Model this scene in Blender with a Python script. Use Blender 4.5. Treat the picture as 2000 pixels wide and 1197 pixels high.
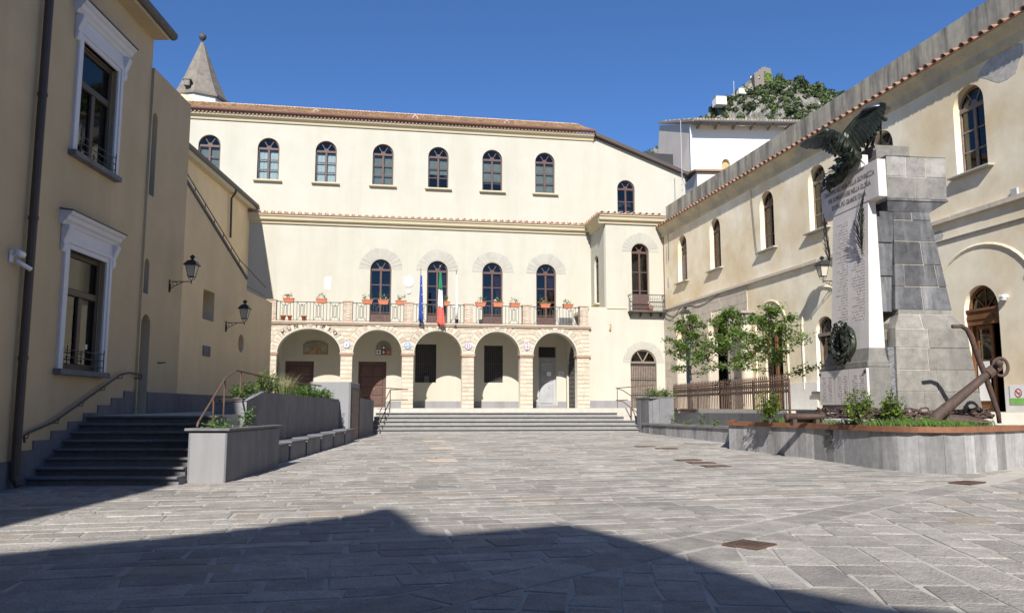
import bpy, math, random
from mathutils import Vector, Matrix
for o in list(bpy.data.objects): bpy.data.objects.remove(o)
S = bpy.context.scene; C = S.collection
R_ = math.radians; PI = math.pi
random.seed(7); rnd = random.random
def ru(a, b): return a+(b-a)*random.random()

# ---------------------------------------------------------------- camera, sky, sun, exposure
EYE = 1.62
cam = bpy.data.cameras.new('camera'); cam.sensor_width = 36; cam.lens = 28.8; cam.clip_start = .1; cam.clip_end = 3000
co = bpy.data.objects.new('camera', cam); C.objects.link(co); S.camera = co
co.location = (0, 0, EYE); co.rotation_euler = (R_(90+7.107), 0, 0)
SUN_AZ, SUN_EL = R_(5), R_(33)            # light travels toward +Y, turned 5 degrees to +X
W = bpy.data.worlds.new('World'); S.world = W; W.use_nodes = True
nt = W.node_tree; bg = nt.nodes['Background']; sky = nt.nodes.new('ShaderNodeTexSky')
sky.sky_type = 'NISHITA'; sky.sun_disc = False; sky.sun_elevation = SUN_EL
sky.sun_rotation = PI+SUN_AZ; sky.altitude = 2200; sky.air_density = 1.0; sky.dust_density = .0; sky.ozone_density = 10.0
bg.inputs[1].default_value = .099
nt.links.new(sky.outputs[0], bg.inputs[0])
sl = bpy.data.lights.new('sun', 'SUN'); sl.energy = 5.0; sl.angle = R_(.53); sl.color = (1, .965, .905)
so = bpy.data.objects.new('sun', sl); C.objects.link(so)
td = Vector((math.sin(SUN_AZ)*math.cos(SUN_EL), math.cos(SUN_AZ)*math.cos(SUN_EL), -math.sin(SUN_EL)))
so.rotation_euler = td.to_track_quat('-Z', 'Y').to_euler(); so.location = (-3, -30, 30)
S.view_settings.view_transform = 'Standard'; S.view_settings.look = 'None'; S.view_settings.gamma = 1
S.view_settings.exposure = .55; S.view_settings.use_curve_mapping = False
S.cycles.max_bounces = 8; S.cycles.diffuse_bounces = 4; S.cycles.transparent_max_bounces = 12

# ---------------------------------------------------------------- materials
MATS = {}
def nd(nt, t, **k):
    n = nt.nodes.new(t)
    for a, v in k.items(): setattr(n, a, v)
    return n
def mat(name, col, rough=.8, var=.12, scale=2.5, col2=None, mix2=.5, scale2=.7, bump=.25, bscale=45, bdist=.01, metal=0., spec=.3, speck=0.,
        rand=0., attr=0., streak=False, thr=(.45, .65), hue=None, coat=0.):
    """noise-varied surface: col with fine variation, patches of col2, fine relief; rand / attr = tone change per object / per face"""
    m = bpy.data.materials.new(name); m.use_nodes = True; nt = m.node_tree; L = nt.links.new
    b = nt.nodes['Principled BSDF']; b.inputs['Roughness'].default_value = rough; b.inputs['Metallic'].default_value = metal
    b.inputs['Specular IOR Level'].default_value = spec
    if coat: b.inputs['Coat Weight'].default_value = coat
    geo = nd(nt, 'ShaderNodeNewGeometry')
    def noise(sc, det=6, vec=None, ro=.6):
        n = nd(nt, 'ShaderNodeTexNoise'); n.inputs['Scale'].default_value = sc; n.inputs['Detail'].default_value = det
        n.inputs['Roughness'].default_value = ro; L(vec or geo.outputs['Position'], n.inputs['Vector']); return n
    n1 = noise(scale)
    mx = nd(nt, 'ShaderNodeMix', data_type='RGBA')
    mr = nd(nt, 'ShaderNodeMapRange'); mr.inputs[1].default_value = .3; mr.inputs[2].default_value = .7
    L(n1.outputs[0], mr.inputs[0]); L(mr.outputs[0], mx.inputs[0])
    mx.inputs[6].default_value = (*[c*(1-var) for c in col], 1); mx.inputs[7].default_value = (*[min(1, c*(1+var)) for c in col], 1)
    out = mx.outputs[2]
    if col2:
        vec = geo.outputs['Position']
        if streak:
            mp = nd(nt, 'ShaderNodeMapping'); mp.inputs['Scale'].default_value = (1, 1, .14); L(vec, mp.inputs[0]); vec = mp.outputs[0]
        n2 = noise(scale2, 8, vec, .65)
        m2 = nd(nt, 'ShaderNodeMapRange'); m2.inputs[1].default_value = thr[0]; m2.inputs[2].default_value = thr[1]; m2.inputs[4].default_value = mix2
        L(n2.outputs[0], m2.inputs[0])
        x2 = nd(nt, 'ShaderNodeMix', data_type='RGBA'); L(m2.outputs[0], x2.inputs[0]); L(out, x2.inputs[6]); x2.inputs[7].default_value = (*col2, 1)
        out = x2.outputs[2]
    if speck:
        n4 = noise(70, 3); m4 = nd(nt, 'ShaderNodeMapRange'); m4.inputs[1].default_value = .35; m4.inputs[2].default_value = .65; m4.inputs[3].default_value = 1-speck; m4.inputs[4].default_value = 1+speck; L(n4.outputs[0], m4.inputs[0])
        h4 = nd(nt, 'ShaderNodeHueSaturation'); L(out, h4.inputs['Color']); L(m4.outputs[0], h4.inputs['Value']); out = h4.outputs[0]
    if rand or attr:
        if rand: src = nd(nt, 'ShaderNodeObjectInfo').outputs['Random']
        else:
            a = nd(nt, 'ShaderNodeAttribute'); a.attribute_name = 'tint'; src = a.outputs['Fac']
        k = rand or attr
        mm = nd(nt, 'ShaderNodeMapRange'); mm.inputs[3].default_value = 1-k; mm.inputs[4].default_value = 1+k; L(src, mm.inputs[0])
        hs = nd(nt, 'ShaderNodeHueSaturation'); L(out, hs.inputs['Color']); L(mm.outputs[0], hs.inputs['Value']); out = hs.outputs[0]
        if hue:                                    # some of the pieces are of another stone
            fr = nd(nt, 'ShaderNodeMath', operation='MULTIPLY'); fr.inputs[1].default_value = 17.31; L(src, fr.inputs[0])
            f2 = nd(nt, 'ShaderNodeMath', operation='FRACT'); L(fr.outputs[0], f2.inputs[0])
            f3 = nd(nt, 'ShaderNodeMapRange'); f3.inputs[1].default_value = hue[1]; f3.inputs[2].default_value = hue[1]+.06; f3.inputs[4].default_value = hue[2]; L(f2.outputs[0], f3.inputs[0])
            x3 = nd(nt, 'ShaderNodeMix', data_type='RGBA'); L(f3.outputs[0], x3.inputs[0]); L(out, x3.inputs[6]); x3.inputs[7].default_value = (*hue[0], 1); out = x3.outputs[2]
    L(out, b.inputs['Base Color'])
    if bump:
        n3 = noise(bscale, 5); bp = nd(nt, 'ShaderNodeBump'); bp.inputs['Strength'].default_value = bump; bp.inputs['Distance'].default_value = bdist
        L(n3.outputs[0], bp.inputs['Height']); L(bp.outputs[0], b.inputs['Normal'])
    MATS[name] = m; return m
def glass_mat(name, tint=(.8, .85, .85), refl=.035):
    m = bpy.data.materials.new(name); m.use_nodes = True; nt = m.node_tree; L = nt.links.new
    for n in list(nt.nodes): nt.nodes.remove(n)
    o = nd(nt, 'ShaderNodeOutputMaterial'); t = nd(nt, 'ShaderNodeBsdfTransparent'); g = nd(nt, 'ShaderNodeBsdfGlossy')
    t.inputs[0].default_value = (*tint, 1); g.inputs['Roughness'].default_value = .03; g.inputs[0].default_value = (.82, .79, .72, 1)
    ly = nd(nt, 'ShaderNodeLayerWeight'); ly.inputs[0].default_value = .18
    mr = nd(nt, 'ShaderNodeMapRange'); mr.inputs[3].default_value = refl; mr.inputs[4].default_value = 1; L(ly.outputs['Fresnel'], mr.inputs[0])
    x = nd(nt, 'ShaderNodeMixShader'); L(mr.outputs[0], x.inputs[0]); L(t.outputs[0], x.inputs[1]); L(g.outputs[0], x.inputs[2]); L(x.outputs[0], o.inputs[0])
    MATS[name] = m; return m
def leaf_mat(name, col, var=.45, trans=.35):
    m = bpy.data.materials.new(name); m.use_nodes = True; nt = m.node_tree; L = nt.links.new
    b = nt.nodes['Principled BSDF']; b.inputs['Roughness'].default_value = .55; b.inputs['Specular IOR Level'].default_value = .3
    a = nd(nt, 'ShaderNodeAttribute'); a.attribute_name = 'tint'
    mx = nd(nt, 'ShaderNodeMix', data_type='RGBA'); L(a.outputs['Fac'], mx.inputs[0])
    mx.inputs[6].default_value = (*[c*(1-var) for c in col], 1); mx.inputs[7].default_value = (*[c*(1+var) for c in col], 1)
    L(mx.outputs[2], b.inputs['Base Color'])
    t = nd(nt, 'ShaderNodeBsdfTranslucent'); L(mx.outputs[2], t.inputs[0])
    x = nd(nt, 'ShaderNodeMixShader'); x.inputs[0].default_value = trans; L(b.outputs[0], x.inputs[1]); L(t.outputs[0], x.inputs[2])
    L(x.outputs[0], nt.nodes['Material Output'].inputs[0]); MATS[name] = m; return m

mat('cream', (.458, .438, .368), .9, .035, 1.2, (.40, .373, .298), .75, .7, .14, 60, streak=True, thr=(.42, .72))
mat('cream_cornice', (.51, .44, .30), .85, .05, 2, bump=.1)
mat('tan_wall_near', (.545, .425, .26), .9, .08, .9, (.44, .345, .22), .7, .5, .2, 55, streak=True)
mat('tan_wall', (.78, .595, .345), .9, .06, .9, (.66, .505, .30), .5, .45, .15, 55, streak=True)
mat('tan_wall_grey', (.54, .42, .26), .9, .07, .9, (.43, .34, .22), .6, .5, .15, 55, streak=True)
mat('old_plaster', (.85, .765, .595), .92, .09, 1.3, (.62, .46, .24), .75, .27, .25, 40, thr=(.40, .66))
mat('grey_patch', (.43, .40, .36), .95, .2, 9, (.60, .54, .43), .6, 5, .4, 40)
mat('old_cornice', (.56, .47, .30), .92, .12, 2, (.30, .28, .25), .7, .9, .2, 40)
mat('parapet_grey', (.38, .345, .275), .95, .15, 3, (.10, .10, .095), .85, 2.2, .3, 30, streak=True, thr=(.42, .62))
mat('exposed_stone', (.52, .45, .36), .95, .1, 3, (.42, .37, .32), .6, 1.2, .35, 22, bdist=.02, rand=.06)
mat('mortar_warm', (.55, .49, .40), .95, .1, 5)
mat('pier_stone', (.505, .45, .355), .92, .12, 5, (.42, .36, .28), .6, 2.2, .4, 40, rand=.12)
mat('brick_red', (.39, .26, .195), .92, .15, 8, (.48, .36, .28), .5, 3, .35, 50, rand=.18)
mat('brick_faded', (.435, .35, .275), .92, .14, 8, (.48, .41, .33), .6, 3, .35, 50, rand=.14)
mat('fan_stone', (.40, .38, .33), .93, .08, 6, (.345, .33, .285), .6, 3, .3, 50, rand=.05)
mat('white_plaster', (.78, .76, .72), .85, .05, 3, (.60, .57, .52), .4, 1.4)
mat('white_trim', (.66, .65, .66), .7, .03, 3, bump=.05)
mat('marble', (.62, .575, .54), .55, .06, 4, (.46, .425, .40), .6, 1.6, .08, 40, streak=True, thr=(.45, .75))
mat('marble_white', (.82, .81, .78), .5, .03, 4, bump=.03)
mat('engraved', (.17, .145, .135), .9, .1, 8, bump=0); mat('engraved_faint', (.34, .305, .29), .9, .1, 8, bump=0)
mat('monument_stone', (.20, .19, .18), .9, .25, 6, (.33, .315, .29), .65, 2.2, .5, 35, rand=.2, thr=(.45, .7), speck=.15)
mat('monument_dark', (.085, .086, .092), .85, .3, 5, (.27, .265, .26), .7, 2.5, .5, 35, rand=.3, thr=(.48, .72), streak=True, speck=.15)
mat('monument_light', (.225, .212, .19), .9, .25, 5, (.13, .127, .12), .7, 1.6, .5, 35, rand=.15, streak=True, thr=(.4, .68), speck=.15)
mat('rough_stone', (.16, .16, .165), .95, .4, 12, (.3, .3, .3), .5, 9, 1., 18, bdist=.06)
mat('slate', (.165, .163, .17), .78, .12, 3, (.10, .10, .108), .7, 1.6, .2, 70, streak=True, speck=.12)
mat('slate_light', (.245, .242, .248), .8, .1, 60, (.16, .155, .15), .6, 1.3, .25, 90, streak=True, thr=(.45, .72), speck=.14)
mat('slate_step', (.20, .195, .195), .8, .12, 8, (.13, .13, .135), .6, 2, .2, 60, rand=.1)
mat('step_pale', (.235, .228, .222), .85, .1, 8, (.30, .29, .28), .6, 2, .2, 60, rand=.06)
mat('step_dark', (.155, .155, .16), .85, .12, 8, (.17, .17, .165), .6, 2, .25, 60, rand=.2)
mat('slab', (.30, .295, .295), .8, .16, 7, (.14, .135, .13), .8, 2.6, .3, 60, rand=.32, streak=True, thr=(.46, .66))
mat('slab_dark', (.17, .17, .175), .8, .12, 7, (.12, .12, .125), .6, 2.6, .2, 60, rand=.15, streak=True)
mat('concrete', (.50, .475, .43), .9, .1, 5, (.36, .34, .31), .5, 1.5, .3, 40)
mat('corten', (.235, .105, .058), .75, .15, 6, (.16, .075, .045), .6, 2, .15, 60)
mat('rust_fence', (.095, .062, .046), .75, .3, 14, (.145, .085, .058), .6, 6, .4, 70)
mat('rust', (.062, .040, .033), .7, .35, 14, (.11, .06, .042), .6, 6, .4, 70, spec=.4)
mat('rust_rail', (.13, .08, .056), .7, .2, 10, bump=.2)
mat('iron_black', (.022, .022, .024), .45, .1, 5, bump=.1, spec=.5)
mat('iron_grey', (.075, .07, .066), .6, .15, 8, bump=.1)
mat('brown_paint', (.092, .048, .038), .55, .12, 6, bump=.08, spec=.4)
mat('brown_metal', (.075, .055, .045), .5, .1, 4, bump=.05, spec=.4)
mat('pipe_copper', (.16, .075, .06), .5, .15, 5, bump=.05, spec=.4)
mat('dark_window_frame', (.062, .043, .03), .5, .1, 4, bump=.05, spec=.4)
mat('old_wood', (.24, .19, .155), .85, .2, 12, (.15, .10, .075), .6, 4, .3, 50)
mat('door_wood', (.20, .09, .035), .6, .2, 9, (.12, .05, .02), .6, 3, .15, 50)
mat('door_grey', (.36, .36, .37), .8, .1, 4, (.22, .22, .23), .5, 2)
mat('gutter_grey', (.105, .10, .095), .6, .1, 4, bump=.1)
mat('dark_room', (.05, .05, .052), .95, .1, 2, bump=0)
mat('curtain', (.62, .64, .66), .95, .1, 6, bump=.1)
mat('reflection_grey', (.24, .235, .22), .95, .15, 4, bump=0); mat('curtain_pink', (.45, .16, .19), .95, .2, 6, bump=.1)
mat('roof_tile', (.30, .185, .105), .92, .15, 9, (.26, .225, .12), .55, 5, .3, 60, attr=.35)
mat('ledge_tile', (.56, .37, .27), .9, .1, 9, (.63, .50, .40), .5, 5, .2, 60, rand=.15)
mat('eave_tile', (.34, .185, .12), .9, .15, 9, (.30, .23, .17), .5, 5, .2, 60, rand=.25)
mat('house_tile', (.40, .33, .25), .92, .12, 9, (.27, .24, .19), .6, 4, .3, 60, attr=.25)
mat('terracotta', (.44, .155, .085), .85, .1, 8, bump=.1, rand=.1)
mat('bronze', (.036, .04, .03), .5, .3, 9, (.085, .10, .075), .6, 5, .4, 40, metal=.65, spec=.5)
mat('helmet_bronze', (.14, .15, .16), .35, .15, 5, metal=.7, bump=.1)
mat('spire_stone', (.205, .18, .152), .95, .15, 3, (.125, .11, .095), .6, 1.6, .4, 20, bdist=.03)
mat('grey_render', (.66, .565, .48), .95, .1, 1, (.48, .43, .385), .5, .5)
mat('white_house', (.80, .775, .73), .9, .03, 1)
mat('rock', (.34, .315, .28), .95, .35, .5, (.12, .12, .085), .85, .14, 1., .6, bdist=2.5, thr=(.42, .6))
mat('soil', (.09, .07, .05), .98, .3, 12, bump=.5)
mat('paver', (.355, .327, .292), .85, .22, speck=.2, scale=4, col2=(.215, .20, .185), mix2=.6, scale2=.45, thr=(.47, .72), bump=1., bscale=24, bdist=.03, attr=.2, hue=((.40, .31, .23), .945, .6))
mat('joint', (.42, .395, .355), .95, .12, 3, (.31, .29, .265), .55, 1.2, .4, 50)
mat('terrace', (.47, .435, .38), .9, .1, 4)
mat('earth', (.22, .2, .17), .95, .15, 1)
mat('bark', (.20, .175, .15), .95, .2, 14, bump=.5)
mat('bark_dark', (.10, .085, .075), .95, .2, 14, bump=.5)
mat('flag_blue', (.03, .07, .30), .9, .1, 5, bump=.1); mat('flag_green', (.02, .20, .09), .9, .1, 5, bump=.1)
mat('flag_white', (.75, .74, .72), .9, .05, 5, bump=.1); mat('flag_red', (.62, .12, .09), .9, .1, 5, bump=.1)
mat('gold', (.5, .35, .06), .5, .1, 5, bump=0); mat('med_blue', (.16, .28, .58), .4, .1, 5, bump=0); mat('med_red', (.50, .07, .07), .4, .1, 5, bump=0)
mat('med_white', (.78, .77, .75), .4, .03, 5, bump=0); mat('ochre', (.42, .30, .14), .6, .1, 5, bump=0)
mat('mural', (.30, .27, .20), .8, .25, 3, (.14, .16, .17), .7, 1.8, bump=0); mat('mural_hill', (.27, .18, .09), .8, .35, 6, (.36, .30, .2), .6, 3, bump=0)
mat('sign_blue', (.03, .12, .35), .5, .05, 5, bump=0); mat('paper', (.80, .80, .80), .6, .02, 5, bump=0); mat('poster_green', (.22, .52, .12), .6, .08, 5, bump=0)
mat('plastic_white', (.75, .75, .76), .4, .02, 5, bump=0); mat('plastic_grey', (.42, .42, .43), .5, .05, 5, bump=0); mat('lamp_glass', (.50, .46, .38), .25, .05, 5, bump=0)
mat('petal_white', (.80, .78, .76), .7, .05, 5, bump=0); mat('petal_red', (.60, .06, .05), .7, .05, 5, bump=0)
glass_mat('glass'); glass_mat('glass_dark', (.45, .48, .5), .05)
leaf_mat('leaf_tree', (.15, .235, .05), .45, .38); leaf_mat('leaf_shrub', (.14, .21, .030)); leaf_mat('leaf_bush', (.115, .205, .045))
leaf_mat('leaf_grass', (.10, .175, .035)); leaf_mat('leaf_straw', (.42, .40, .22), .3); leaf_mat('leaf_hill', (.058, .082, .028), .75, .15); leaf_mat('leaf_ivy', (.13, .18, .035), .4, .2)

# ---------------------------------------------------------------- helpers
def link(o, parent=None):
    C.objects.link(o)
    if parent is not None: o.parent = parent
    return o
def tag(o, label=None, cat=None, group=None, kind=None):
    if label: o['label'] = label
    if cat: o['category'] = cat
    if group: o['group'] = group
    if kind: o['kind'] = kind
    return o
def thing(name, label, cat, loc=(0, 0, 0), rotz=0, group=None):
    o = bpy.data.objects.new(name, None); o.empty_display_size = .3; C.objects.link(o)
    o.location = loc; o.rotation_euler = (0, 0, rotz); return tag(o, label, cat, group)
def inst(name, me, parent, loc=(0, 0, 0), rot=(0, 0, 0), sc=(1, 1, 1)):
    o = bpy.data.objects.new(name, me); o.location = loc; o.rotation_euler = rot; o.scale = sc; return link(o, parent)
class MB:
    def __init__(s): s.v = []; s.f = []; s.t = []; s.ct = None
    def add(s, vs, fs):
        k = len(s.v); s.v += [tuple(p) for p in vs]; s.f += [[i+k for i in f] for f in fs]; s.t += [s.ct if s.ct is not None else .5]*len(fs)
        return s
    def hexa(s, b, t): return s.add(list(b)+list(t), [(3, 2, 1, 0), (4, 5, 6, 7), (0, 1, 5, 4), (1, 2, 6, 5), (2, 3, 7, 6), (3, 0, 4, 7)])
    def box(s, x0, x1, y0, y1, z0, z1): return s.hexa([(x0, y0, z0), (x1, y0, z0), (x1, y1, z0), (x0, y1, z0)], [(x0, y0, z1), (x1, y0, z1), (x1, y1, z1), (x0, y1, z1)])
    def cbox(s, c, d, ax=None):
        """box of full sizes d centred at c; ax = rotation matrix"""
        ax = ax or Matrix.Identity(3); c = Vector(c); P = []
        for z in (-1, 1):
            for x, y in ((-1, -1), (1, -1), (1, 1), (-1, 1)): P.append(c+ax @ Vector((x*d[0]/2, y*d[1]/2, z*d[2]/2)))
        return s.hexa(P[:4], P[4:])
    def prism(s, poly, y0, y1):
        """polygon in x,z pushed from y0 to y1"""
        n = len(poly); vs = [(x, y0, z) for x, z in poly]+[(x, y1, z) for x, z in poly]
        return s.add(vs, [list(range(n)), list(range(2*n-1, n-1, -1))]+[(i+n, (i+1) % n+n, (i+1) % n, i) for i in range(n)])
    def prismz(s, poly, z0, z1):
        n = len(poly); vs = [(x, y, z0) for x, y in poly]+[(x, y, z1) for x, y in poly]
        return s.add(vs, [list(range(n-1, -1, -1)), list(range(n, 2*n))]+[(i, (i+1) % n, (i+1) % n+n, i+n) for i in range(n)])
    def prismx(s, poly, x0, x1):
        """polygon in y,z pushed along x"""
        n = len(poly); vs = [(x0, y, z) for y, z in poly]+[(x1, y, z) for y, z in poly]
        return s.add(vs, [list(range(n)), list(range(2*n-1, n-1, -1))]+[(i+n, (i+1) % n+n, (i+1) % n, i) for i in range(n)])
    def tube(s, pts, r, n=6, cap=True, flat=1.):
        pts = [Vector(p) for p in pts]; rs = r if isinstance(r, (list, tuple)) else [r]*len(pts); vs = []; up = None
        for i, p in enumerate(pts):
            d = (pts[min(i+1, len(pts)-1)]-pts[max(i-1, 0)]).normalized()
            if up is None: up = Vector((0, 0, 1)) if abs(d.z) < .9 else Vector((1, 0, 0))
            a = d.cross(up)
            if a.length < 1e-5: a = d.orthogonal()
            a.normalize(); b = a.cross(d).normalized(); up = b
            for k in range(n):
                t = 2*PI*k/n; vs.append(p+a*math.cos(t)*rs[i]+b*math.sin(t)*rs[i]*flat)
        fs = [(i*n+k, i*n+(k+1) % n, (i+1)*n+(k+1) % n, (i+1)*n+k) for i in range(len(pts)-1) for k in range(n)]
        if cap: fs += [list(range(n-1, -1, -1)), [len(vs)-n+k for k in range(n)]]
        return s.add(vs, fs)
    def lathe(s, prof, n=12, c=(0, 0, 0), sy=1.):
        vs = [(c[0]+r*math.cos(2*PI*k/n), c[1]+sy*r*math.sin(2*PI*k/n), c[2]+z) for r, z in prof for k in range(n)]
        fs = [(i*n+k, i*n+(k+1) % n, (i+1)*n+(k+1) % n, (i+1)*n+k) for i in range(len(prof)-1) for k in range(n)]
        fs += [list(range(n-1, -1, -1)), [len(vs)-n+k for k in range(n)]]
        return s.add(vs, fs)
    def ring(s, inner, outer, y0, y1):
        """band between two open x,z paths, with thickness"""
        n = len(inner); vs = []
        for y in (y0, y1):
            vs += [(x, y, z) for x, z in inner]+[(x, y, z) for x, z in outer]
        fs = []
        for i in range(n-1):
            a, b, c, d = i, i+1, n+i+1, n+i
            fs += [(a, b, c, d), (d+2*n, c+2*n, b+2*n, a+2*n), (a+2*n, b+2*n, b, a), (d, c, c+2*n, d+2*n)]
        fs += [(0, n, 3*n, 2*n), (n-1, 3*n-1, 4*n-1, 2*n-1)]
        return s.add(vs, fs)
    def mesh(s, m, smooth=False):
        me = bpy.data.meshes.new('m'); me.from_pydata(s.v, [], s.f); me.materials.append(MATS[m] if isinstance(m, str) else m)
        a = me.attributes.new('tint', 'FLOAT', 'FACE'); a.data.foreach_set('value', s.t)
        if smooth: me.polygons.foreach_set('use_smooth', [True]*len(me.polygons))
        me.update(); return me
    def build(s, name, m, parent=None, smooth=False, bevel=0., fix=True):
        me = s.mesh(m, smooth)
        if fix:
            import bmesh
            bm = bmesh.new(); bm.from_mesh(me); bmesh.ops.recalc_face_normals(bm, faces=bm.faces); bm.to_mesh(me); bm.free()
        o = bpy.data.objects.new(name, me); link(o, parent)
        if bevel:
            b = o.modifiers.new('bevel', 'BEVEL'); b.width = bevel; b.segments = 1; b.limit_method = 'ANGLE'
        return o
def arch_pts(x0, x1, z0, zs, zc, n=14):
    """opening outline: jambs from z0 up to the spring zs, (semi)elliptic head with crown zc"""
    c = (x0+x1)/2; a = (x1-x0)/2
    return [(x0, z0), (x1, z0)]+[(c+a*math.cos(PI*i/n), zs+(zc-zs)*math.sin(PI*i/n)) for i in range(n+1)]
def head_pts(x0, x1, zs, zc, n=14, g=0.):
    c = (x0+x1)/2; a = (x1-x0)/2
    return [(c+(a+g)*math.cos(PI*i/n), zs+(zc-zs+g)*math.sin(PI*i/n)) for i in range(n+1)]
def rect(x0, x1, z0, z1): return [(x0, z0), (x1, z0), (x1, z1), (x0, z1)]
def circ(x, z, r, n=20): return [(x+r*math.cos(2*PI*i/n), z+r*math.sin(2*PI*i/n)) for i in range(n)]
def wall(name, outline, holes, y0, y1, m, parent):
    """slab standing in x,z from y0 to y1 with real openings"""
    cu = bpy.data.curves.new('w', 'CURVE'); cu.dimensions = '2D'; cu.fill_mode = 'BOTH'; cu.extrude = (y1-y0)/2
    for p in [outline]+list(holes):
        s = cu.splines.new('POLY'); s.points.add(len(p)-1)
        for q, (x, z) in zip(s.points, p): q.co = (x, z, 0, 1)
        s.use_cyclic_u = True
    ob = bpy.data.objects.new('w', cu); me = bpy.data.meshes.new_from_object(ob); bpy.data.objects.remove(ob); bpy.data.curves.remove(cu)
    for v in me.vertices: v.co = (v.co.x, (y0+y1)/2-v.co.z, v.co.y)
    me.materials.clear(); me.materials.append(MATS[m]); me.update()
    return link(bpy.data.objects.new(name, me), parent)
def text_mesh(t, size, m, depth=.004, align='CENTER', sx=1.):
    cu = bpy.data.curves.new('t', 'FONT'); cu.body = t; cu.size = size; cu.extrude = depth; cu.align_x = align; cu.resolution_u = 2
    ob = bpy.data.objects.new('t', cu); me = bpy.data.meshes.new_from_object(ob); bpy.data.objects.remove(ob); bpy.data.curves.remove(cu)
    for v in me.vertices: v.co = (v.co.x*sx, -v.co.z, v.co.y)      # stands in x,z facing -y
    me.materials.clear(); me.materials.append(MATS[m]); return me
def leaves(mb, pts, size, spread, n, flat=.6, aspect=.55):
    """n leaf faces round each point"""
    for p in pts:
        for _ in range(n):
            q = Vector(p)+Vector((random.gauss(0, spread), random.gauss(0, spread), random.gauss(0, spread*flat)))
            a = Vector((ru(-1, 1), ru(-1, 1), ru(-.7, .5))).normalized(); b = a.cross(Vector((ru(-.5, .5), ru(-.5, .5), 1))).normalized()
            s = size*ru(.6, 1.3); mb.ct = rnd()
            mb.add([q, q+a*s*.5+b*s*aspect*.5, q+a*s, q+a*s*.5-b*s*aspect*.5], [(0, 1, 2, 3)])
    mb.ct = None
def grass_tuft(mb, c, r, h, n, w=.012, lean=.5):
    for _ in range(n):
        a = ru(0, 2*PI); d = r*math.sqrt(rnd()); p = Vector((c[0]+d*math.cos(a), c[1]+d*math.sin(a), c[2]))
        l = h*ru(.6, 1.15); k = lean*l*ru(.2, 1); t = a+ru(-.6, .6) if rnd() < .5 else ru(0, 2*PI); mid = p+Vector((math.cos(t)*k*.35, math.sin(t)*k*.35, l*.65)); tip = p+Vector((math.cos(t)*k, math.sin(t)*k, l*.95))
        s = Vector((-math.sin(t), math.cos(t), 0))*w; mb.ct = rnd(); mb.add([p-s, p+s, mid+s*.7, tip, mid-s*.7], [(0, 1, 2, 4), (4, 2, 3)])
    mb.ct = None
def smooth_path2(pts, n=6):
    P = [Vector((p[0], p[1], 0)) for p in pts]; out = []
    for i in range(len(P)-1):
        a, b, c, d = P[max(i-1, 0)], P[i], P[i+1], P[min(i+2, len(P)-1)]
        for k in range(n):
            t = k/n; q = .5*((2*b)+(-a+c)*t+(2*a-5*b+4*c-d)*t*t+(-a+3*b-3*c+d)*t**3); out.append((q.x, q.y))
    return out+[(P[-1].x, P[-1].y)]
def rot3(ax, a): return Matrix.Rotation(a, 3, ax)

F_LOC, F_ROT = (-2.5, 46, 0), R_(9.7)                       # town hall front: x along the front, y into it
R_LOC, R_ROT = (8.998, 48.117, 0), math.atan2(-1, .195)     # long building on the right: x towards the camera
L_LOC, L_ROT = (-8.68, 14.06, 0), math.atan2(1, -.027)      # buildings on the left: x away from the camera
D_LOC, D_ROT = (-15.47, 47.33, 0), math.atan2(1, -.03)
M_LOC, M_ROT = (8.925, 20, 0), R_(7.05)                     # monument: x to the right, y away
def frame_pt(loc, rot, x, y, z=0):
    c, s = math.cos(rot), math.sin(rot); return (loc[0]+x*c-y*s, loc[1]+x*s+y*c, z)
SLOPE = .0171
def gz(y): return SLOPE*min(max(y, -12), 38)
# ================================================================ ground, paving, terrace
def ground_mesh():
    mb = MB(); ys = [-400, -12, 38, 60, 1200]; xs = [-900, -60, 60, 900]
    vs = [(x, y, gz(y)-.045) for y in ys for x in xs]; n = len(xs)
    mb.add(vs, [(j*n+i, j*n+i+1, (j+1)*n+i+1, (j+1)*n+i) for j in range(len(ys)-1) for i in range(n-1)]); return mb
tag(ground_mesh().build('ground', 'earth', fix=False), kind='structure')
paving = MB().add([(-13, -10, gz(-10)-.008), (16, -10, gz(-10)-.008), (16, 37, gz(37)-.008), (-13, 37, gz(37)-.008)], [(0, 1, 2, 3)]).build('plaza_paving', 'joint', fix=False)
tag(paving, 'grey lava stone paving of the sloping square', kind='structure')
def clip(poly, p, n):
    out = []
    for i, a in enumerate(poly):
        b = poly[(i+1) % len(poly)]; da = (a[0]-p[0])*n[0]+(a[1]-p[1])*n[1]; db = (b[0]-p[0])*n[0]+(b[1]-p[1])*n[1]
        if da >= 0: out.append(a)
        if da*db < 0:
            t = da/(da-db); out.append((a[0]+(b[0]-a[0])*t, a[1]+(b[1]-a[1])*t))
    return out
def area(p): return abs(sum(p[i][0]*p[(i+1) % len(p)][1]-p[(i+1) % len(p)][0]*p[i][1] for i in range(len(p))))/2
BAND_P, BAND_D = (1.9, 9.2), (math.cos(R_(43)), math.sin(R_(43))); BAND_N = (-BAND_D[1], BAND_D[0])
stones = []
def lay(ang, h0, h1, l0, l1, clips, bounds):
    c, s = math.cos(ang), math.sin(ang); v = bounds[2]
    while v < bounds[3]:
        h = ru(h0, h1); u = bounds[0]-rnd(); j = [0, 0]
        while u < bounds[1]:
            l = ru(l0, l1); g = .015; k = [ru(-.035, .035) for _ in range(8)]
            q = [(u+g+k[0], v+g+k[1]), (u+l-g+k[2], v+g+k[3]), (u+l-g+k[4], v+h-g+k[5]), (u+g+k[6], v+h-g+k[7])]
            q = [(a*c-b*s, a*s+b*c) for a, b in q]
            for P, N in clips:
                if len(q) > 2: q = clip(q, P, N)
            if len(q) > 2 and area(q) > .02: stones.append(q)
            u += l
        v += h
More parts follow.
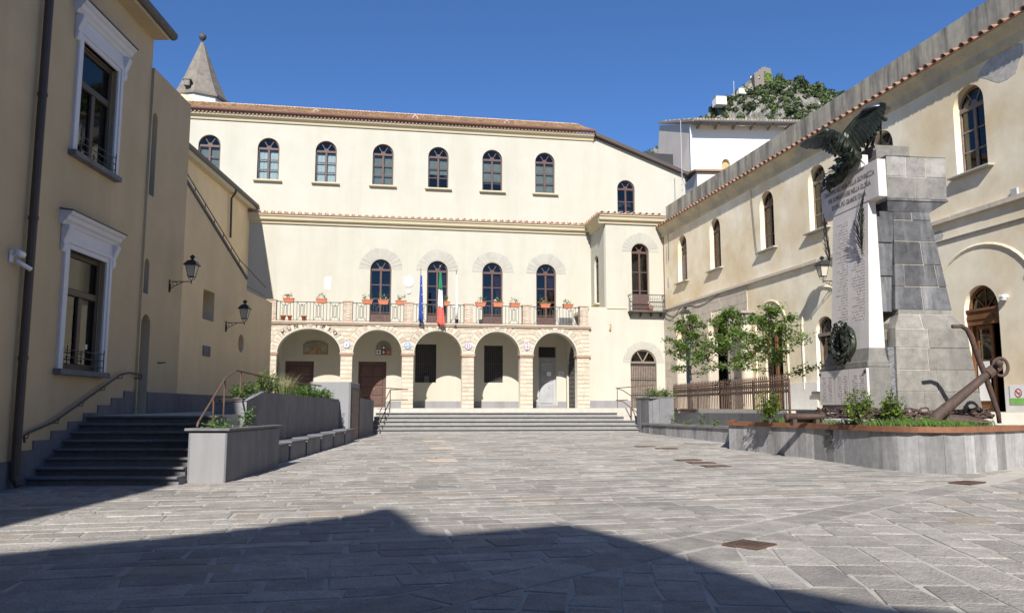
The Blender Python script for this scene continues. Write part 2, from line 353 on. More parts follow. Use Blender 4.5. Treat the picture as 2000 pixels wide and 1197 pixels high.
def off(p, n, d): return (p[0]+n[0]*d, p[1]+n[1]*d)
nb = (-BAND_N[0], -BAND_N[1])
lay(R_(12), .28, .54, .36, 1.05, [(off(BAND_P, BAND_N, .30), BAND_N)], (-9, 14, -1, 38))
lay(R_(84), .30, .58, .38, 1.0, [(off(BAND_P, nb, .30), nb)], (2, 26, -18, 8))
a = math.atan2(BAND_D[1], BAND_D[0]); v0 = BAND_P[1]*math.cos(a)-BAND_P[0]*math.sin(a)
lay(a, .56, .56, .6, 1.2, [], (-4, 16, v0-.28, v0-.27))
def in_view(x, y):
    if y < 5.3 or y > 36.5 or x < -9 or x > 14: return False
    if y < 15.2 and x < -8.9: return False
    return abs(x)/max(y, .1) < .72 and not (x < -5.3 and y > 15.6) and not (x > 8.6 and y > 17.8) and not (x > 6.6 and y > 25.5)
st = []
for q in stones:
    cx = sum(p[0] for p in q)/len(q); cy = sum(p[1] for p in q)/len(q)
    if in_view(cx, cy): st.append((area(q)/(cy**2.5) if abs(cx)/cy < .62 else 0, q, cx, cy))
st.sort(key=lambda t: -t[0])
COVERS = [((2.36, 9.13), (2.65, 9.45), (2.79, 9.05), (2.47, 8.80))]
def stone_geo(mb, q, cx, cy):
    n = len(q); z = gz(cy)+ru(-.003, .003); tx, ty = ru(-.008, .008), ru(-.008, .008)
    def zz(p, d): return SLOPE*(p[1]-cy)+z+d+tx*(p[0]-cx)+ty*(p[1]-cy)
    k = .93; vs = [(p[0], p[1], zz(p, -.03)) for p in q]+[(p[0], p[1], zz(p, -.005)) for p in q]
    inn = []
    for p in q:
        d = math.hypot(p[0]-cx, p[1]-cy); f = max(.5, 1-.016/max(d, .03)); inn.append((cx+(p[0]-cx)*f, cy+(p[1]-cy)*f))
    vs += [(p[0], p[1], zz(p, 0)) for p in inn]
    fs = [(i, (i+1) % n, (i+1) % n+n, i+n) for i in range(n)]+[(i+n, (i+1) % n+n, (i+1) % n+2*n, i+2*n) for i in range(n)]+[list(range(2*n, 3*n))]
    mb.ct = rnd(); mb.add(vs, fs)
rest = MB()
for i, (w, q, cx, cy) in enumerate(st):
    if i < 300:
        mb = MB(); stone_geo(mb, q, cx, cy); mb.build('paving_stone', 'paver', paving, fix=False)
    else: stone_geo(rest, q, cx, cy)
tag(rest.build('paving_stones_beyond', 'paver', paving, fix=False), kind='stuff')

# iron covers let into the paving
def cover(label, x, y, w, l, a, m='rust_fence'):
    mb = MB(); mb.cbox((0, 0, 0), (w, l, .02)); r = thing('drain_cover', label, 'drain cover', (x, y, gz(y)+.008), a, 'rusty metal covers set in the square')
    mb.build('plate', m, r); fr = MB()
    for s in (-1, 1): fr.cbox((s*(w/2+.015), 0, .002), (.03, l+.06, .02)); fr.cbox((0, s*(l/2+.015), .002), (w, .03, .02))
    fr.build('frame', m, r)
    b = MB()
    for i in range(5): b.cbox((0, (i-2)*l/5, .0125), (w*.8, .02, .006))
    b.build('ribs', 'rust', r)
cover('square rusty cover nearest the camera at the edge of the shadow', 2.57, 9.12, .36, .36, R_(43))
cover('rusty cover in the paving near the slab clad planter', 8.4, 15.4, .6, .33, R_(38))
for i, (x, y, lb) in enumerate([(4.15, 25.9, 'small rusty cover left of a pair before the right steps end'), (4.65, 25.0, 'small rusty cover right of a pair before the right steps end'), (4.35, 20.6, 'rusty cover farthest from camera of three in a row'), (4.5, 19.8, 'rusty cover in the middle of three in a row'), (4.62, 18.9, 'rusty cover nearest the camera of three in a row')]):
    cover(lb, x, y, .55, .3, R_(10))
for i, (x, y, lb) in enumerate([(-2.75, 29, 'tan stone grating farthest up the centre of the square'), (-2.15, 25.2, 'tan slotted grating midway up the centre of the square'), (-1.75, 20.6, 'tan slotted grating nearest the camera in the square centre')]):
    r = thing('stone_grating', lb, 'grating', (x, y, gz(y)+.006), R_(12), 'pale gratings along the square centre')
    for k in range(3): MB().cbox((0, (k-1)*.28, 0), (.75, .17, .02)).build('slot_stone', 'brick_faded', r)

# raised terrace in front of the portico and along the left wall
mb = MB(); tz = lambda y: 1.48+.0086*(min(max(y, 17.2), 37)-17.2)
def slab_poly(pts):
    n = len(pts); mb.add([(x, y, -.3) for x, y in pts]+[(x, y, tz(y)) for x, y in pts], [list(range(n, 2*n))]+[(i, (i+1) % n, (i+1) % n+n, i+n) for i in range(n)])
slab_poly([(-9.3, 17.15), (-6.25, 17.15), (-6.25, 30.9), (-9.3, 30.9)]); slab_poly([(-17, 30.9), (-6.25, 30.9), (-6.25, 37), (-17, 37)])
slab_poly([(-6.25, 36.02), (7.6, 37.55), (7.6, 52), (-6.25, 52)]); slab_poly([(-17, 37), (-6.25, 37), (-6.25, 52), (-17, 52)])
slab_poly([(8.66, 26), (16, 26), (16, 52), (7.6, 52), (7.6, 33.6)]); slab_poly([(12.2, 21.5), (18, 21.5), (18, 26), (12.2, 26)])
tag(mb.build('terrace', 'terrace', fix=False), kind='structure')

# broad steps up to the portico: risers as slabs with projecting treads
def flight(name, label, p0, p1, n, rise, tread, z0, m, m_r, trims=None, seg=1.4):
    d = Vector((p1[0]-p0[0], p1[1]-p0[1])); Lg = d.length; ang = math.atan2(d.y, d.x)
    root = thing(name, label, 'steps', (p0[0], p0[1], 0), ang)
    for i in range(n):
        x0, x1 = (0, Lg) if not trims else trims(i, Lg); z = z0+rise*(i+1); y = tread*i; k = max(1, round((x1-x0)/seg)); s = (x1-x0)/k
        MB().box(x0, x1, y+.075, y+tread+.3, z-rise-.05, z-.042).build('riser', m_r, root)
        for j in range(k):
            a, b = x0+j*s+.003, x0+(j+1)*s-.003
            MB().box(a, b, y-.012+ru(-.003, .003), y+tread+.06, z-.04, z+ru(-.002, .002)).build('step_slab', m, root, bevel=.006)
    return root
flight('broad_steps', 'six wide pale stone steps rising to the portico terrace', (-5.95, 34.45), (5.75, 35.85), 6, .172, .32, .60, 'step_pale', 'step_pale', lambda i, L: (0.05*i, L-.12*i-(0 if i < 3 else .1*i)))
flight('side_stairs', 'eight dark stone steps in the shade of the left building', (-8.85, 14.85), (-6.0, 14.95), 8, .153, .30, .255, 'step_dark', 'step_dark', lambda i, L: (.0, L-.0), seg=.95)
# ================================================================ town hall (frame F: x along the front, y depth, z up)
FL = 1.65; DB = 3.5
th = thing('town_hall', 'cream town hall with five arched portico and two rows of arched windows', 'building', F_LOC, F_ROT)
UPW = [(-15.02, 15.15), (-11.64, 15.13), (-8.27, 15.12), (-4.86, 15.1), (-1.48, 15.08), (1.89, 15.05), (5.25, 15.05)]
FW = [-4.86, -1.46, 1.92, 5.29]
WW = .63
holes = [arch_pts(c-WW, c+WW, z, 17.08, 17.72) for c, z in UPW]+[arch_pts(c-WW, c+WW, 6.42, 9.92, 10.56) for c in FW]
holes += [rect(-10.26, -8.63, 1.7, 4.38), rect(-6.06, -4.43, 1.7, 4.39), rect(-2.73, -1.48, 3.17, 5.46), rect(1.42, 2.57, 3.19, 5.43), rect(4.79, 5.9, 1.8, 5.4)]
wall('wall', [(-17.5, 1.5), (8.4, 1.5), (8.4, 19.0), (-17.5, 19.0)], holes, DB, DB+.4, 'cream', th)
wall('wall', [(8.4, 1.5), (14.6, 1.5), (14.6, 16.7), (8.4, 18.95)], [arch_pts(10.0, 11.17, 14.0, 15.62, 16.21)], DB+.1, DB+.45, 'cream', th)
MB().box(-17.4, 14.4, DB+1.6, DB+1.7, 1.5, 18.6).build('inner_wall', 'dark_room', th)
MB().box(14.2, 14.6, DB+.45, DB+9, 1.5, 16.6).build('end_wall', 'cream', th)

def arched_window(parent, c, w, z0, zs, zc, y, rows=3, m='brown_paint', fw=.075, gl='glass', solid=0, name='window', bars=None):
    """wooden two-leaf window with fan light; frame mesh with the panes as its children"""
    x0, x1 = c-w/2, c+w/2; mb = MB()
    inn = [(x1-fw, z0+fw)]+head_pts(x0+fw, x1-fw, zs, zc-fw)+[(x0+fw, z0+fw)]; outp = [(x1, z0)]+head_pts(x0, x1, zs, zc)+[(x0, z0)]
    mb.ring(inn, outp, y, y+.09); mb.box(x0+fw, x1-fw, y, y+.09, z0, z0+fw)
    mb.box(x0+fw, x1-fw, y-.025, y+.07, zs-.06, zs+.07); mb.box(c-.055, c+.055, y-.01, y+.08, z0+fw, zs-.06)
    ph = (zs-.06-z0-fw)/rows
    if solid: mb.box(x0+fw, x1-fw, y+.02, y+.06, z0+fw, z0+fw+solid)
    for i in range(1, rows): mb.box(x0+fw, x1-fw, y+.01, y+.065, z0+fw+ph*i-.026, z0+fw+ph*i+.026)
    rx = w/2-fw
    for a in (R_(58), R_(122)):
        ca, sa = math.cos(a), math.sin(a); mb.cbox((c+ca*rx*.62, y+.04, zs+.07+sa*(zc-fw-zs)*.55), (rx*.95, .055, .045), rot3('Y', -a))
    mb.lathe([(.13, -.03), (.13, .03)], 10, (0, 0, 0)) if False else mb.prism([(c+.15*math.cos(PI*i/6), zs+.06+.15*math.sin(PI*i/6)) for i in range(7)], y, y+.07)
    wdw = mb.build(name, m, parent)
    for i in range(rows):
        for s in (-1, 1):
            if solid and i == 0: continue
            xa, xb = (x0+fw, c-.055) if s < 0 else (c+.055, x1-fw)
            MB().box(xa, xb, y+.032, y+.042, z0+fw+ph*i+.026, z0+fw+ph*(i+1)-.026).build('pane', gl, wdw)
    hp = head_pts(x0+fw, x1-fw, zs, zc-fw, 15); o = (c, zs+.07)
    for k in range(3):
        MB().prism([o]+[(px, max(pz, zs+.07)) for px, pz in hp[5*k:5*k+6]], y+.034, y+.042).build('pane', gl, wdw)
    return wdw
def sill(parent, x0, x1, z, y, m='fan_stone', out=.22, h=.1):
    return MB().box(x0, x1, y-out, y+.1, z-h, z).build('sill', m, parent, bevel=.015)
for i, (c, z) in enumerate(UPW):
    w = arched_window(th, c, 2*WW, z, 17.08, 17.72, DB+.17); sill(w, c-.82, c+.82, z, DB, 'cream_cornice')
    if i > 2 or i == 0: MB().box(c-WW+.02, c+WW-.02, DB+.34, DB+.35, z+.05+random.choice((0, .0, .5, .9)), 17.1).build('blank', 'reflection_grey', w)  # grey board behind the panes imitates their dull reflections
    if i in (1, 2):
        cb = MB()
        for k in range(12): cb.box(c-WW+.06+k*.095, c-WW+.155+k*.095, DB+.33+.02*(k % 2), DB+.345+.02*(k % 2), z+.05, 17.0)
        cb.build('curtain', 'curtain', w)
for i, c in enumerate(FW):
    w = arched_window(th, c, 2*WW, 6.42, 9.92, 10.56, DB+.2, rows=4, gl='glass_dark', solid=.75, name='french_window')
    if i > 0:
        cb = MB()
        for k in range(5): cb.prism([(c+.12+k*.08, 9.8), (c+.2+k*.08, 9.8), (c+.36+k*.035, 8.2), (c+.33+k*.035, 8.2)], DB+.36+.02*(k % 2), DB+.37+.02*(k % 2))
        cb.build('curtain', 'curtain_pink', w)
w = arched_window(th, 10.585, 1.17, 14.0, 15.62, 16.21, DB+.24, rows=2)
# stone fans round the heads of the balcony windows
def fan(parent, c, zs, r0, r1, y, n=13, m='fan_stone', name='fan_stone', a0=0., a1=PI, proud=.018, below=0.):
    for k in range(n):
        t0, t1 = a0+(a1-a0)*(k+.03)/n, a0+(a1-a0)*(k+.97)/n; rr = r1*ru(.97, 1.03); p = []
        for t in (t0, (t0+t1)/2, t1): p.append((c+r0*math.cos(t), zs+r0*math.sin(t)))
        for t in (t1, (t0+t1)/2, t0): p.append((c+rr*math.cos(t), zs+rr*math.sin(t)))
        MB().prism(p, y-proud*ru(.6, 1.2), y+.03).build(name, m, parent)
for c in FW: fan(th, c, 9.95, .66, 1.27, DB)
# doors and barred openings under the portico
def panel_door(parent, x0, x1, z0, z1, y, m, cols=2, rows=4):
    d = MB().box(x0, x1, y, y+.08, z0, z1).build('door', m, parent)
    fr = MB(); fr.box(x0, x0+.1, y-.04, y, z0, z1); fr.box(x1-.1, x1, y-.04, y, z0, z1); fr.box(x0+.1, x1-.1, y-.04, y, z1-.1, z1); fr.build('door_frame', m, d)
    for i in range(cols):
        for j in range(rows):
            a = x0+.14+(x1-x0-.28)*i/cols; b = x0+.14+(x1-x0-.28)*(i+1)/cols-.04; c = z0+.12+(z1-z0-.3)*j/rows; e = z0+.12+(z1-z0-.3)*(j+1)/rows-.07
            MB().hexa([(a, y, c), (b, y, c), (b, y, e), (a, y, e)], [(a+.05, y-.03, c+.05), (b-.05, y-.03, c+.05), (b-.05, y-.03, e-.05), (a+.05, y-.03, e-.05)]).build('door_panel', m, d)
    k = MB().lathe([(.02, 0), (.035, .03), (.02, .05)], 8).build('knob', 'gold', d); k.location = ((x0+x1)/2+.12, y-.06, z0+1.1)
    return d
panel_door(th, -10.26, -8.63, 1.66, 4.38, DB+.16, 'brown_paint'); panel_door(th, -6.06, -4.43, 1.66, 4.39, DB+.16, 'brown_paint')
def grille(parent, x0, x1, z0, z1, y, m, n, rows=2, back='dark_room', r=.016, name='window_grille'):
    mb = MB()
    for k in range(n+1): mb.tube([(x0+(x1-x0)*k/n, y, z0), (x0+(x1-x0)*k/n, y, z1)], r, 5)
    for k in range(rows+1): zz = z0+(z1-z0)*k/rows; mb.box(x0, x1, y-.02, y+.02, zz-.02, zz+.02)
    g = mb.build(name, m, parent)
    if back: MB().box(x0-.02, x1+.02, y+.17, y+.2, z0-.02, z1+.02).build('shutter_board', back, g)
    return g
grille(th, -2.73, -1.48, 3.17, 5.46, DB+.06, 'iron_grey', 10); grille(th, 1.42, 2.57, 3.19, 5.43, DB+.06, 'iron_grey', 10)
d = panel_door(th, 4.79, 5.9, 1.8, 4.75, DB+.3, 'door_grey', 1, 2); grille(th, 4.79, 5.9, 4.78, 5.38, DB+.2, 'iron_grey', 9, 1)
MB().box(5.35, 5.62, DB+.235, DB+.245, 3.62, 3.87).build('notice', 'paper', d)
MB().box(4.75, 5.95, DB-.1, DB+.3, 1.64, 1.8).build('door_step', 'step_pale', th)
MB().box(-10.4, -10.26, DB-.02, DB+.02, 1.65, 2.06).build('dado', 'slate_light', th)
for a, b in ((-8.6, -6.09), (-4.4, 4.74), (5.96, 6.5)): MB().box(a, b, DB-.02, DB+.02, 1.65, 2.06).build('dado', 'slate_light', th)

# ---- portico: core wall, coursed stone and brick, arch rings
ARC = [(-10.38, -6.98), (-6.35, -3.64), (-3.01, -.29), (.37, 3.02), (3.74, 6.34)]; ZS, ZC = 4.62, 5.98
wall('portico_core', [(-10.92, 1.6), (7.07, 1.6), (7.07, 6.2), (-10.92, 6.2)], [arch_pts(a, b, 1.6, ZS, ZC, 20) for a, b in ARC], .05, .6, 'mortar_warm', th)
def half_open(z, a, b, g):
    """half width of opening a..b, grown by g, at height z"""
    h = (b-a)/2
    if z <= ZS: return h
    q = (z-ZS)/(ZC-ZS+g); return 0 if q >= 1 else (h+g)*math.sqrt(1-q*q)
def courses(z0, z1):
    z = z0; i = 0; out = []
    while z < z1-.02:
        h = .165 if i % 2 == 0 else .07; out.append((z, min(z+h, z1), i % 2)); z += h; i += 1
    return out
RING = .42
for z0, z1, br in courses(1.66, 4.52)+courses(4.68, 6.2):
    up = z0 > ZS
    edges = [(-10.92, -10.92)]
    for a, b in ARC:
        c = (a+b)/2; g = RING if up else 0; h0, h1 = half_open(z0, a, b, g), half_open(z1, a, b, g); edges.append(((c-h0, c-h1), (c+h0, c+h1)))
    edges.append((7.07, 7.07))
    segs = []; left = edges[0]
    for e in edges[1:-1]: segs.append((left, e[0])); left = e[1]
    segs.append((left, edges[-1]))
    for (l0, l1), (r0, r1) in segs:
        if min(r0-l0, r1-l1) < .05: continue
        wd = max(r0-l0, r1-l1); n = max(1, round(wd/(.36 if not br else .5)*ru(.8, 1.2)))
        cuts = [0]+sorted((k+ru(-.2, .2))/n for k in range(1, n))+[1]
        for k in range(n):
            p, q = cuts[k], cuts[k+1]; gg = .006; P = ru(.0, .018)+(-.012 if br else 0)
            xa0, xb0 = l0+(r0-l0)*p+gg, l0+(r0-l0)*q-gg; xa1, xb1 = l1+(r1-l1)*p+gg, l1+(r1-l1)*q-gg
            MB().prism([(xa0, z0+gg*.6), (xb0, z0+gg*.6), (xb1, z1-gg*.6), (xa1, z1-gg*.6)], .03-P, .06).build('brick' if br else 'stone_block', 'brick_faded' if br else 'pier_stone', th)
for a, b in ARC:                                   # rings: pale edge, then stone and brick by turns
    c = (a+b)/2; h = (b-a)/2; n = 25 if b-a > 3 else 21
    ring = MB().ring(head_pts(a+.003, b-.003, ZS, ZC-.003, 24, -.02), head_pts(a, b, ZS, ZC, 24, .055), -.03, .62).build('archivolt', 'cream', th)
    for k in range(n):
        t0, t1 = PI*(k+.04)/n, PI*(k+.96)/n; p = []
        for t in (t0, t1): p.append((c+(h+.06)*math.cos(t), ZS+(ZC-ZS+.06)*math.sin(t)))
        gq = RING-.02 if k % 2 else RING-.08
        for t in (t1, t0): p.append((c+(h+gq)*math.cos(t), ZS+(ZC-ZS+gq)*math.sin(t)))
        p = [(x, min(z, 6.19)) for x, z in p]
        MB().prism(p, -.005-ru(0, .018), .055).build('arch_brick' if k % 2 else 'arch_stone', 'brick_faded' if k % 2 else 'pier_stone', th)
    MB().prism([(c-.1, ZC+.06), (c+.1, ZC+.06), (c+.14, 6.2), (c-.14, 6.2)], -.06, .05).build('keystone', 'pier_stone', th)
for a, b in ((-10.95, -10.34), (-7.02, -6.31), (-3.68, -2.97), (-.33, .41), (2.98, 3.78), (6.3, 7.1)):
    mb = MB(); mb.box(a, b, -.05, .62, 4.53, 4.6); mb.box(a-.03, b+.03, -.08, .62, 4.6, 4.67); mb.build('capital', 'brick_red', th, bevel=.008)
mb = MB(); mb.box(-10.98, 7.12, -.1, .3, 6.2, 6.28); mb.box(-11.0, 7.16, -.17, .3, 6.28, 6.36); mb.build('balcony_cornice', 'brick_faded', th, bevel=.012)
MB().box(-10.9, 7.05, .3, DB, 6.16, 6.34).build('balcony_floor', 'cream', th)
# portico ends, with iron lattice gates
def lattice(parent, x, y0, y1, z0, zs, zc, name='iron_gate'):
    mb = MB(); c = (y0+y1)/2; h = (y1-y0)/2
    def top(y): q = abs(y-c)/h; return zs+(zc-zs)*math.sqrt(max(0, 1-q*q))
    n = 9
    for k in range(n+1): y = y0+(y1-y0)*k/n; mb.box(x-.018, x+.018, y-.018, y+.018, z0, top(y))
    z = z0+.08
    while z < zc-.05:
        q = h if z < zs else h*math.sqrt(max(0, 1-((z-zs)/(zc-zs))**2)); mb.box(x-.015, x+.015, c-q, c+q, z-.02, z+.02); z += .27
    for k in range(n):
        y = y0+(y1-y0)*(k+.5)/n; z = z0+.215
        while z < top(y)-.14:
            mb.cbox((x, y, z), (.02, .14, .02), rot3('X', .8)); mb.cbox((x, y, z), (.02, .14, .02), rot3('X', -.8)); z += .27
    return mb.build(name, 'iron_grey', parent)
for x0, x1, xg in ((-10.9, -10.45, -10.62), (6.5, 7.0, 6.62)):
    mb = MB(); o = arch_pts(.75, 3.2, 1.6, 4.3, 5.55, 16)
    w = wall('portico_end_wall', rect(.6, DB, 1.6, 6.16), [arch_pts(.78, 3.2, 1.55, 4.3, 5.5, 16)], 0, x1-x0, 'cream', th)
    for v in w.data.vertices: v.co = (x0+v.co.y, v.co.x, v.co.z)
    w.data.flip_normals(); lattice(th, xg, .8, 3.18, 1.66, 4.3, 5.48)
# balcony parapet: brick piers and wrought iron
BP = [-10.72, -6.65, -3.33, .05, 3.4, 6.76]
for x in BP:
    mb = MB(); mb.box(x-.22, x+.22, -.05, .38, 6.36, 7.45); p = mb.build('balcony_pier', 'mortar_warm', th); z = 6.37; i = 0
    while z < 7.42:
        for k in range(2):
            s = .5 if i % 2 else (.33 if k == 0 else .67); xa, xb = (x-.25, x-.25+.5*s) if k == 0 else (x-.25+.5*s, x+.25)
            MB().box(xa+.004, xb-.004, -.075-ru(0, .008), .40, z, min(z+.062, 7.44)).build('brick', 'brick_faded', p)
        z += .072; i += 1
    MB().box(x-.28, x+.28, -.11, .44, 7.45, 7.52).build('pier_cap', 'brick_red', p, bevel=.01); MB().box(x-.27, x+.27, -.1, .42, 6.36, 6.48).build('pier_foot', 'brick_red', p, bevel=.01)
def iron_bay(parent, x0, x1, y, z0, z1, m='iron_grey'):
    mb = MB(); mb.box(x0, x1, y-.025, y+.025, z1-.04, z1); mb.box(x0, x1, y-.012, y+.012, z0, z0+.025); n = max(1, round((x1-x0)/.82)); s = (x1-x0)/n; H = z1-z0
    for k in range(n):
        a = x0+s*k; r = .013
        def P(u, v): return (a+s*u, y, z0+H*v)
        for u in (0, .2, .8): mb.tube([P(u, 0), P(u, 1)], r, 4)
        mb.tube([P(.2, .98), P(.36, .8), P(.64, .8), P(.8, .98)], r, 4); mb.tube([P(.2, .02), P(.36, .2), P(.64, .2), P(.8, .02)], r, 4)
        mb.tube([P(.36, .8), P(.36, .2)], r, 4); mb.tube([P(.64, .8), P(.64, .2)], r, 4); mb.tube([P(.5, .88), P(.43, .72), P(.43, .28), P(.5, .12), P(.57, .28), P(.57, .72), P(.5, .88)], r, 4)
    mb.tube([(x1, y, z0), (x1, y, z1)], .0095, 4); return mb.build('railing', m, parent)
for i in range(5): iron_bay(th, BP[i]+.26, BP[i+1]-.26, .16, 6.42, 7.46)
# lettering over the first arch
cx, ah = (ARC[0][0]+ARC[0][1])/2, (ARC[0][1]-ARC[0][0])/2
for k, ch in enumerate('MUNICIPIO'):
    t = PI/2-R_((k-4)*11.2); rx, rz = ah+.15, ZC-ZS+.13; x, z = cx+rx*math.cos(t), ZS+rz*math.sin(t)
    tn = math.atan2(-rz*math.cos(t)*-1, rx*math.sin(t)); o = inst('letter', text_mesh(ch, .32, 'iron_grey', .02), th, (x, -.06, z), (0, math.atan2(rz*math.cos(t), rx*math.sin(t)), 0))

# ---- right hand block
BX0, BX1, BY = 8.17, 11.76, .15
wall('wall', [(7.0, 1.5), (BX1, 1.5), (BX1, 12.6), (BX0, 12.6), (BX0, 7.5), (7.0, 7.5)], [arch_pts(9.74, 10.82, 7.36, 10.83, 11.37), arch_pts(9.56, 11.15, 1.5, 4.29, 5.06)], BY, BY+.4, 'cream', th)
w = wall('side_wall', rect(BY+.4, DB, 7.4, 12.6), [arch_pts(1.75, 2.75, 7.95, 10.45, 10.95)], 0, .35, 'cream', th)
for v in w.data.vertices: v.co = (BX0+v.co.y, v.co.x, v.co.z)
w.data.flip_normals()
MB().box(7.02, BX0+.3, BY+.4, DB, 7.3, 7.48).build('set_back_ledge', 'cream_cornice', th)
MB().box(BX0+.6, BX1, 1.4, 1.5, 1.6, 12.3).build('inner_wall', 'dark_room', th)
w = arched_window(th, 10.28, 1.08, 7.36, 10.83, 11.37, BY+.2, rows=3, gl='glass_dark', solid=.9, name='french_window'); fan(th, 10.28, 10.86, .56, 1.12, BY)
w = arched_window(th, 0, 1.0, 7.95, 10.45, 10.95, 0, rows=3); w.location = (BX0+.14, 2.25, 0); w.rotation_euler = (0, 0, -PI/2)
s = sill(w, -.62, .62, 7.95, -.14, 'cream_cornice', .2)
fan(th, 10.355, 4.29, .82, 1.24, BY, 15); MB().box(8.2, 9.4, BY-.05, BY, 7.42, 7.5).build('string_course', 'cream_cornice', th)
g = grille(th, 9.58, 11.13, 1.66, 4.25, BY+.12, 'iron_grey', 15, 3, 'old_wood', name='gate_grille'); mb = MB(); mb.ring(head_pts(9.64, 11.07, 4.33, 4.98), head_pts(9.56, 11.15, 4.29, 5.06), BY+.1, BY+.2); mb.box(9.58, 11.13, BY+.1, BY+.2, 4.25, 4.36)
for a in (R_(60), R_(120)): mb.cbox((10.355+.4*math.cos(a), BY+.15, 4.36+.36*math.sin(a)), (.8, .06, .06), rot3('Y', -a))
fw_ = mb.build('fan_light', 'old_wood', th); MB().prism(head_pts(9.64, 11.07, 4.33, 4.98), BY+.15, BY+.16).build('pane', 'glass', fw_)
for a, b in ((7.08, 9.54), (11.17, 11.7)): MB().box(a, b, BY-.02, BY+.02, 1.65, 2.08).build('dado', 'slate_light', th)
# its small balcony
mb = MB(); mb.box(9.45, 11.6, -.42, BY, 7.2, 7.28); b = mb.build('small_balcony', 'iron_grey', th)
mb = MB()
for k in range(20): x = 9.48+k*2.09/19; mb.tube([(x, -.38, 7.28), (x, -.4, 7.7), (x, -.36, 8.22)], .009, 4)
for x in (9.48, 11.57):
    for y in (-.2, -.03): mb.tube([(x, y, 7.28), (x, y, 8.22)], .009, 4)
    mb.box(x-.015, x+.015, -.38, BY, 8.2, 8.24)
mb.box(9.46, 11.59, -.39, -.35, 8.2, 8.24); mb.box(9.46, 11.59, -.39, -.36, 7.95, 7.97); mb.build('railing', 'iron_grey', b)
for x in (9.6, 10.2, 10.85, 11.45): MB().prismx([(-.36, 7.2), (BY, 7.2), (BY, 6.95), (BY-.1, 6.98)], x-.03, x+.03).build('bracket', 'iron_grey', b)
# downpipe at the corner
MB().tube([(11.72, -.02, 12.5), (11.72, -.02, 1.7)], .06, 8).build('downpipe', 'pipe_copper', th)

# ---- cornices, tiled ledge and roof
prof = [(0, -.5), (-.1, -.5), (-.14, -.36), (-.3, -.3), (-.34, -.14), (-.42, -.1), (-.44, 0), (0, 0)]
def cornice(x0, x1, y, z, m='cream_cornice', k=1.): return MB().prismx([(y+a*k, z+b*k) for a, b in prof], x0, x1).build('cornice', m, th)
cornice(-12.6, BX0-.3, DB, 13.0); c = cornice(BX0-.44, BX1+.02, BY, 12.98)
cc = MB().prismx([(BX0+a, 12.98+b) for a, b in prof], BY-.1, DB-.1).build('cornice', 'cream_cornice', th)
for v in cc.data.vertices: v.co = (v.co.y, v.co.x, v.co.z)
cc.data.flip_normals()
def half_tile(L=.5, r0=.105, r1=.085, n=6):
    mb = MB(); vs = []
    for y, r in ((0, r0), (L, r1)):
        for q in (r, r-.018): vs += [(q*math.cos(PI*k/n), y, q*math.sin(PI*k/n)) for k in range(n+1)]
    m = n+1; fs = []
    for k in range(n): fs += [(k, k+1, 2*m+k+1, 2*m+k), (m+k+1, m+k, 3*m+k, 3*m+k+1), (k+1, k, m+k, m+k+1)]
    fs += [(0, 2*m, 3*m, m), (n, m+n, 3*m+n, 2*m+n)]
    return mb.add(vs, fs)
LT = half_tile().mesh('ledge_tile', True)
led = MB().hexa([(-12.6, DB-.5, 13.0), (BX0-.3, DB-.5, 13.0), (BX0-.3, DB, 13.0), (-12.6, DB, 13.0)], [(-12.6, DB-.5, 13.03), (BX0-.3, DB-.5, 13.03), (BX0-.3, DB, 13.19), (-12.6, DB, 13.19)]).build('tiled_ledge', 'ledge_tile', th)
for k in range(52): inst('roof_tile', LT, led, (-12.4+k*.39+ru(-.02, .02), DB-.56, 13.04), (R_(17), 0, R_(ru(-2, 2))))
led = MB().hexa([(BX0-.5, BY-.5, 12.98), (BX1, BY-.5, 12.98), (BX1, DB, 12.98), (BX0-.5, DB, 12.98)], [(BX0-.5, BY-.5, 13.0), (BX1, BY-.5, 13.0), (BX1, DB, 13.5), (BX0, DB, 13.5)]).build('tiled_ledge', 'ledge_tile', th)
for k in range(10): inst('roof_tile', LT, led, (BX0-.35+k*.39, BY-.56, 13.02), (R_(10), 0, R_(ru(-2, 2))))
for k in range(9): inst('roof_tile', LT, led, (BX0-.56, BY-.2+k*.39, 13.02), (R_(12), 0, R_(-90+ru(-2, 2))))
# main roof
MB().prismx([(DB+a*1.05, 18.98+b) for a, b in [(0, -.34), (-.08, -.34), (-.12, -.2), (-.3, -.1), (-.34, 0), (0, 0)]], -17.5, 8.42).build('cornice', 'cream_cornice', th)
tb = MB()
for k in range(118): tb.tube([(-17.4+k*.22, DB-.42, 19.03), (-17.4+k*.22, DB-.2, 19.03)], .07, 6)
tb.build('eave_tiles', 'ledge_tile', th)
MB().tube([(-17.5, DB-.52, 19.17), (8.45, DB-.52, 19.17)], .085, 8).build('gutter', 'pipe_copper', th)
roof = MB().hexa([(-19, DB-.45, 19.05), (8.45, DB-.45, 19.05), (8.45, DB+4.2, 21.1), (-19, DB+4.2, 21.1)], [(-19, DB-.45, 19.12), (8.45, DB-.45, 19.12), (8.45, DB+4.2, 21.17), (-19, DB+4.2, 21.17)]).build('roof', 'roof_tile', th)
MB().hexa([(-19, DB+4.2, 21.1), (8.45, DB+4.2, 21.1), (8.45, DB+9, 19), (-19, DB+9, 19)], [(-19, DB+4.2, 21.17), (8.45, DB+4.2, 21.17), (8.45, DB+9, 19.07), (-19, DB+9, 19.07)]).build('rear_slope', 'roof_tile', th)
mb = MB(); sl_ = math.atan2(2.05, 4.65); nrow = 13; ca, sa = math.cos(sl_), math.sin(sl_)
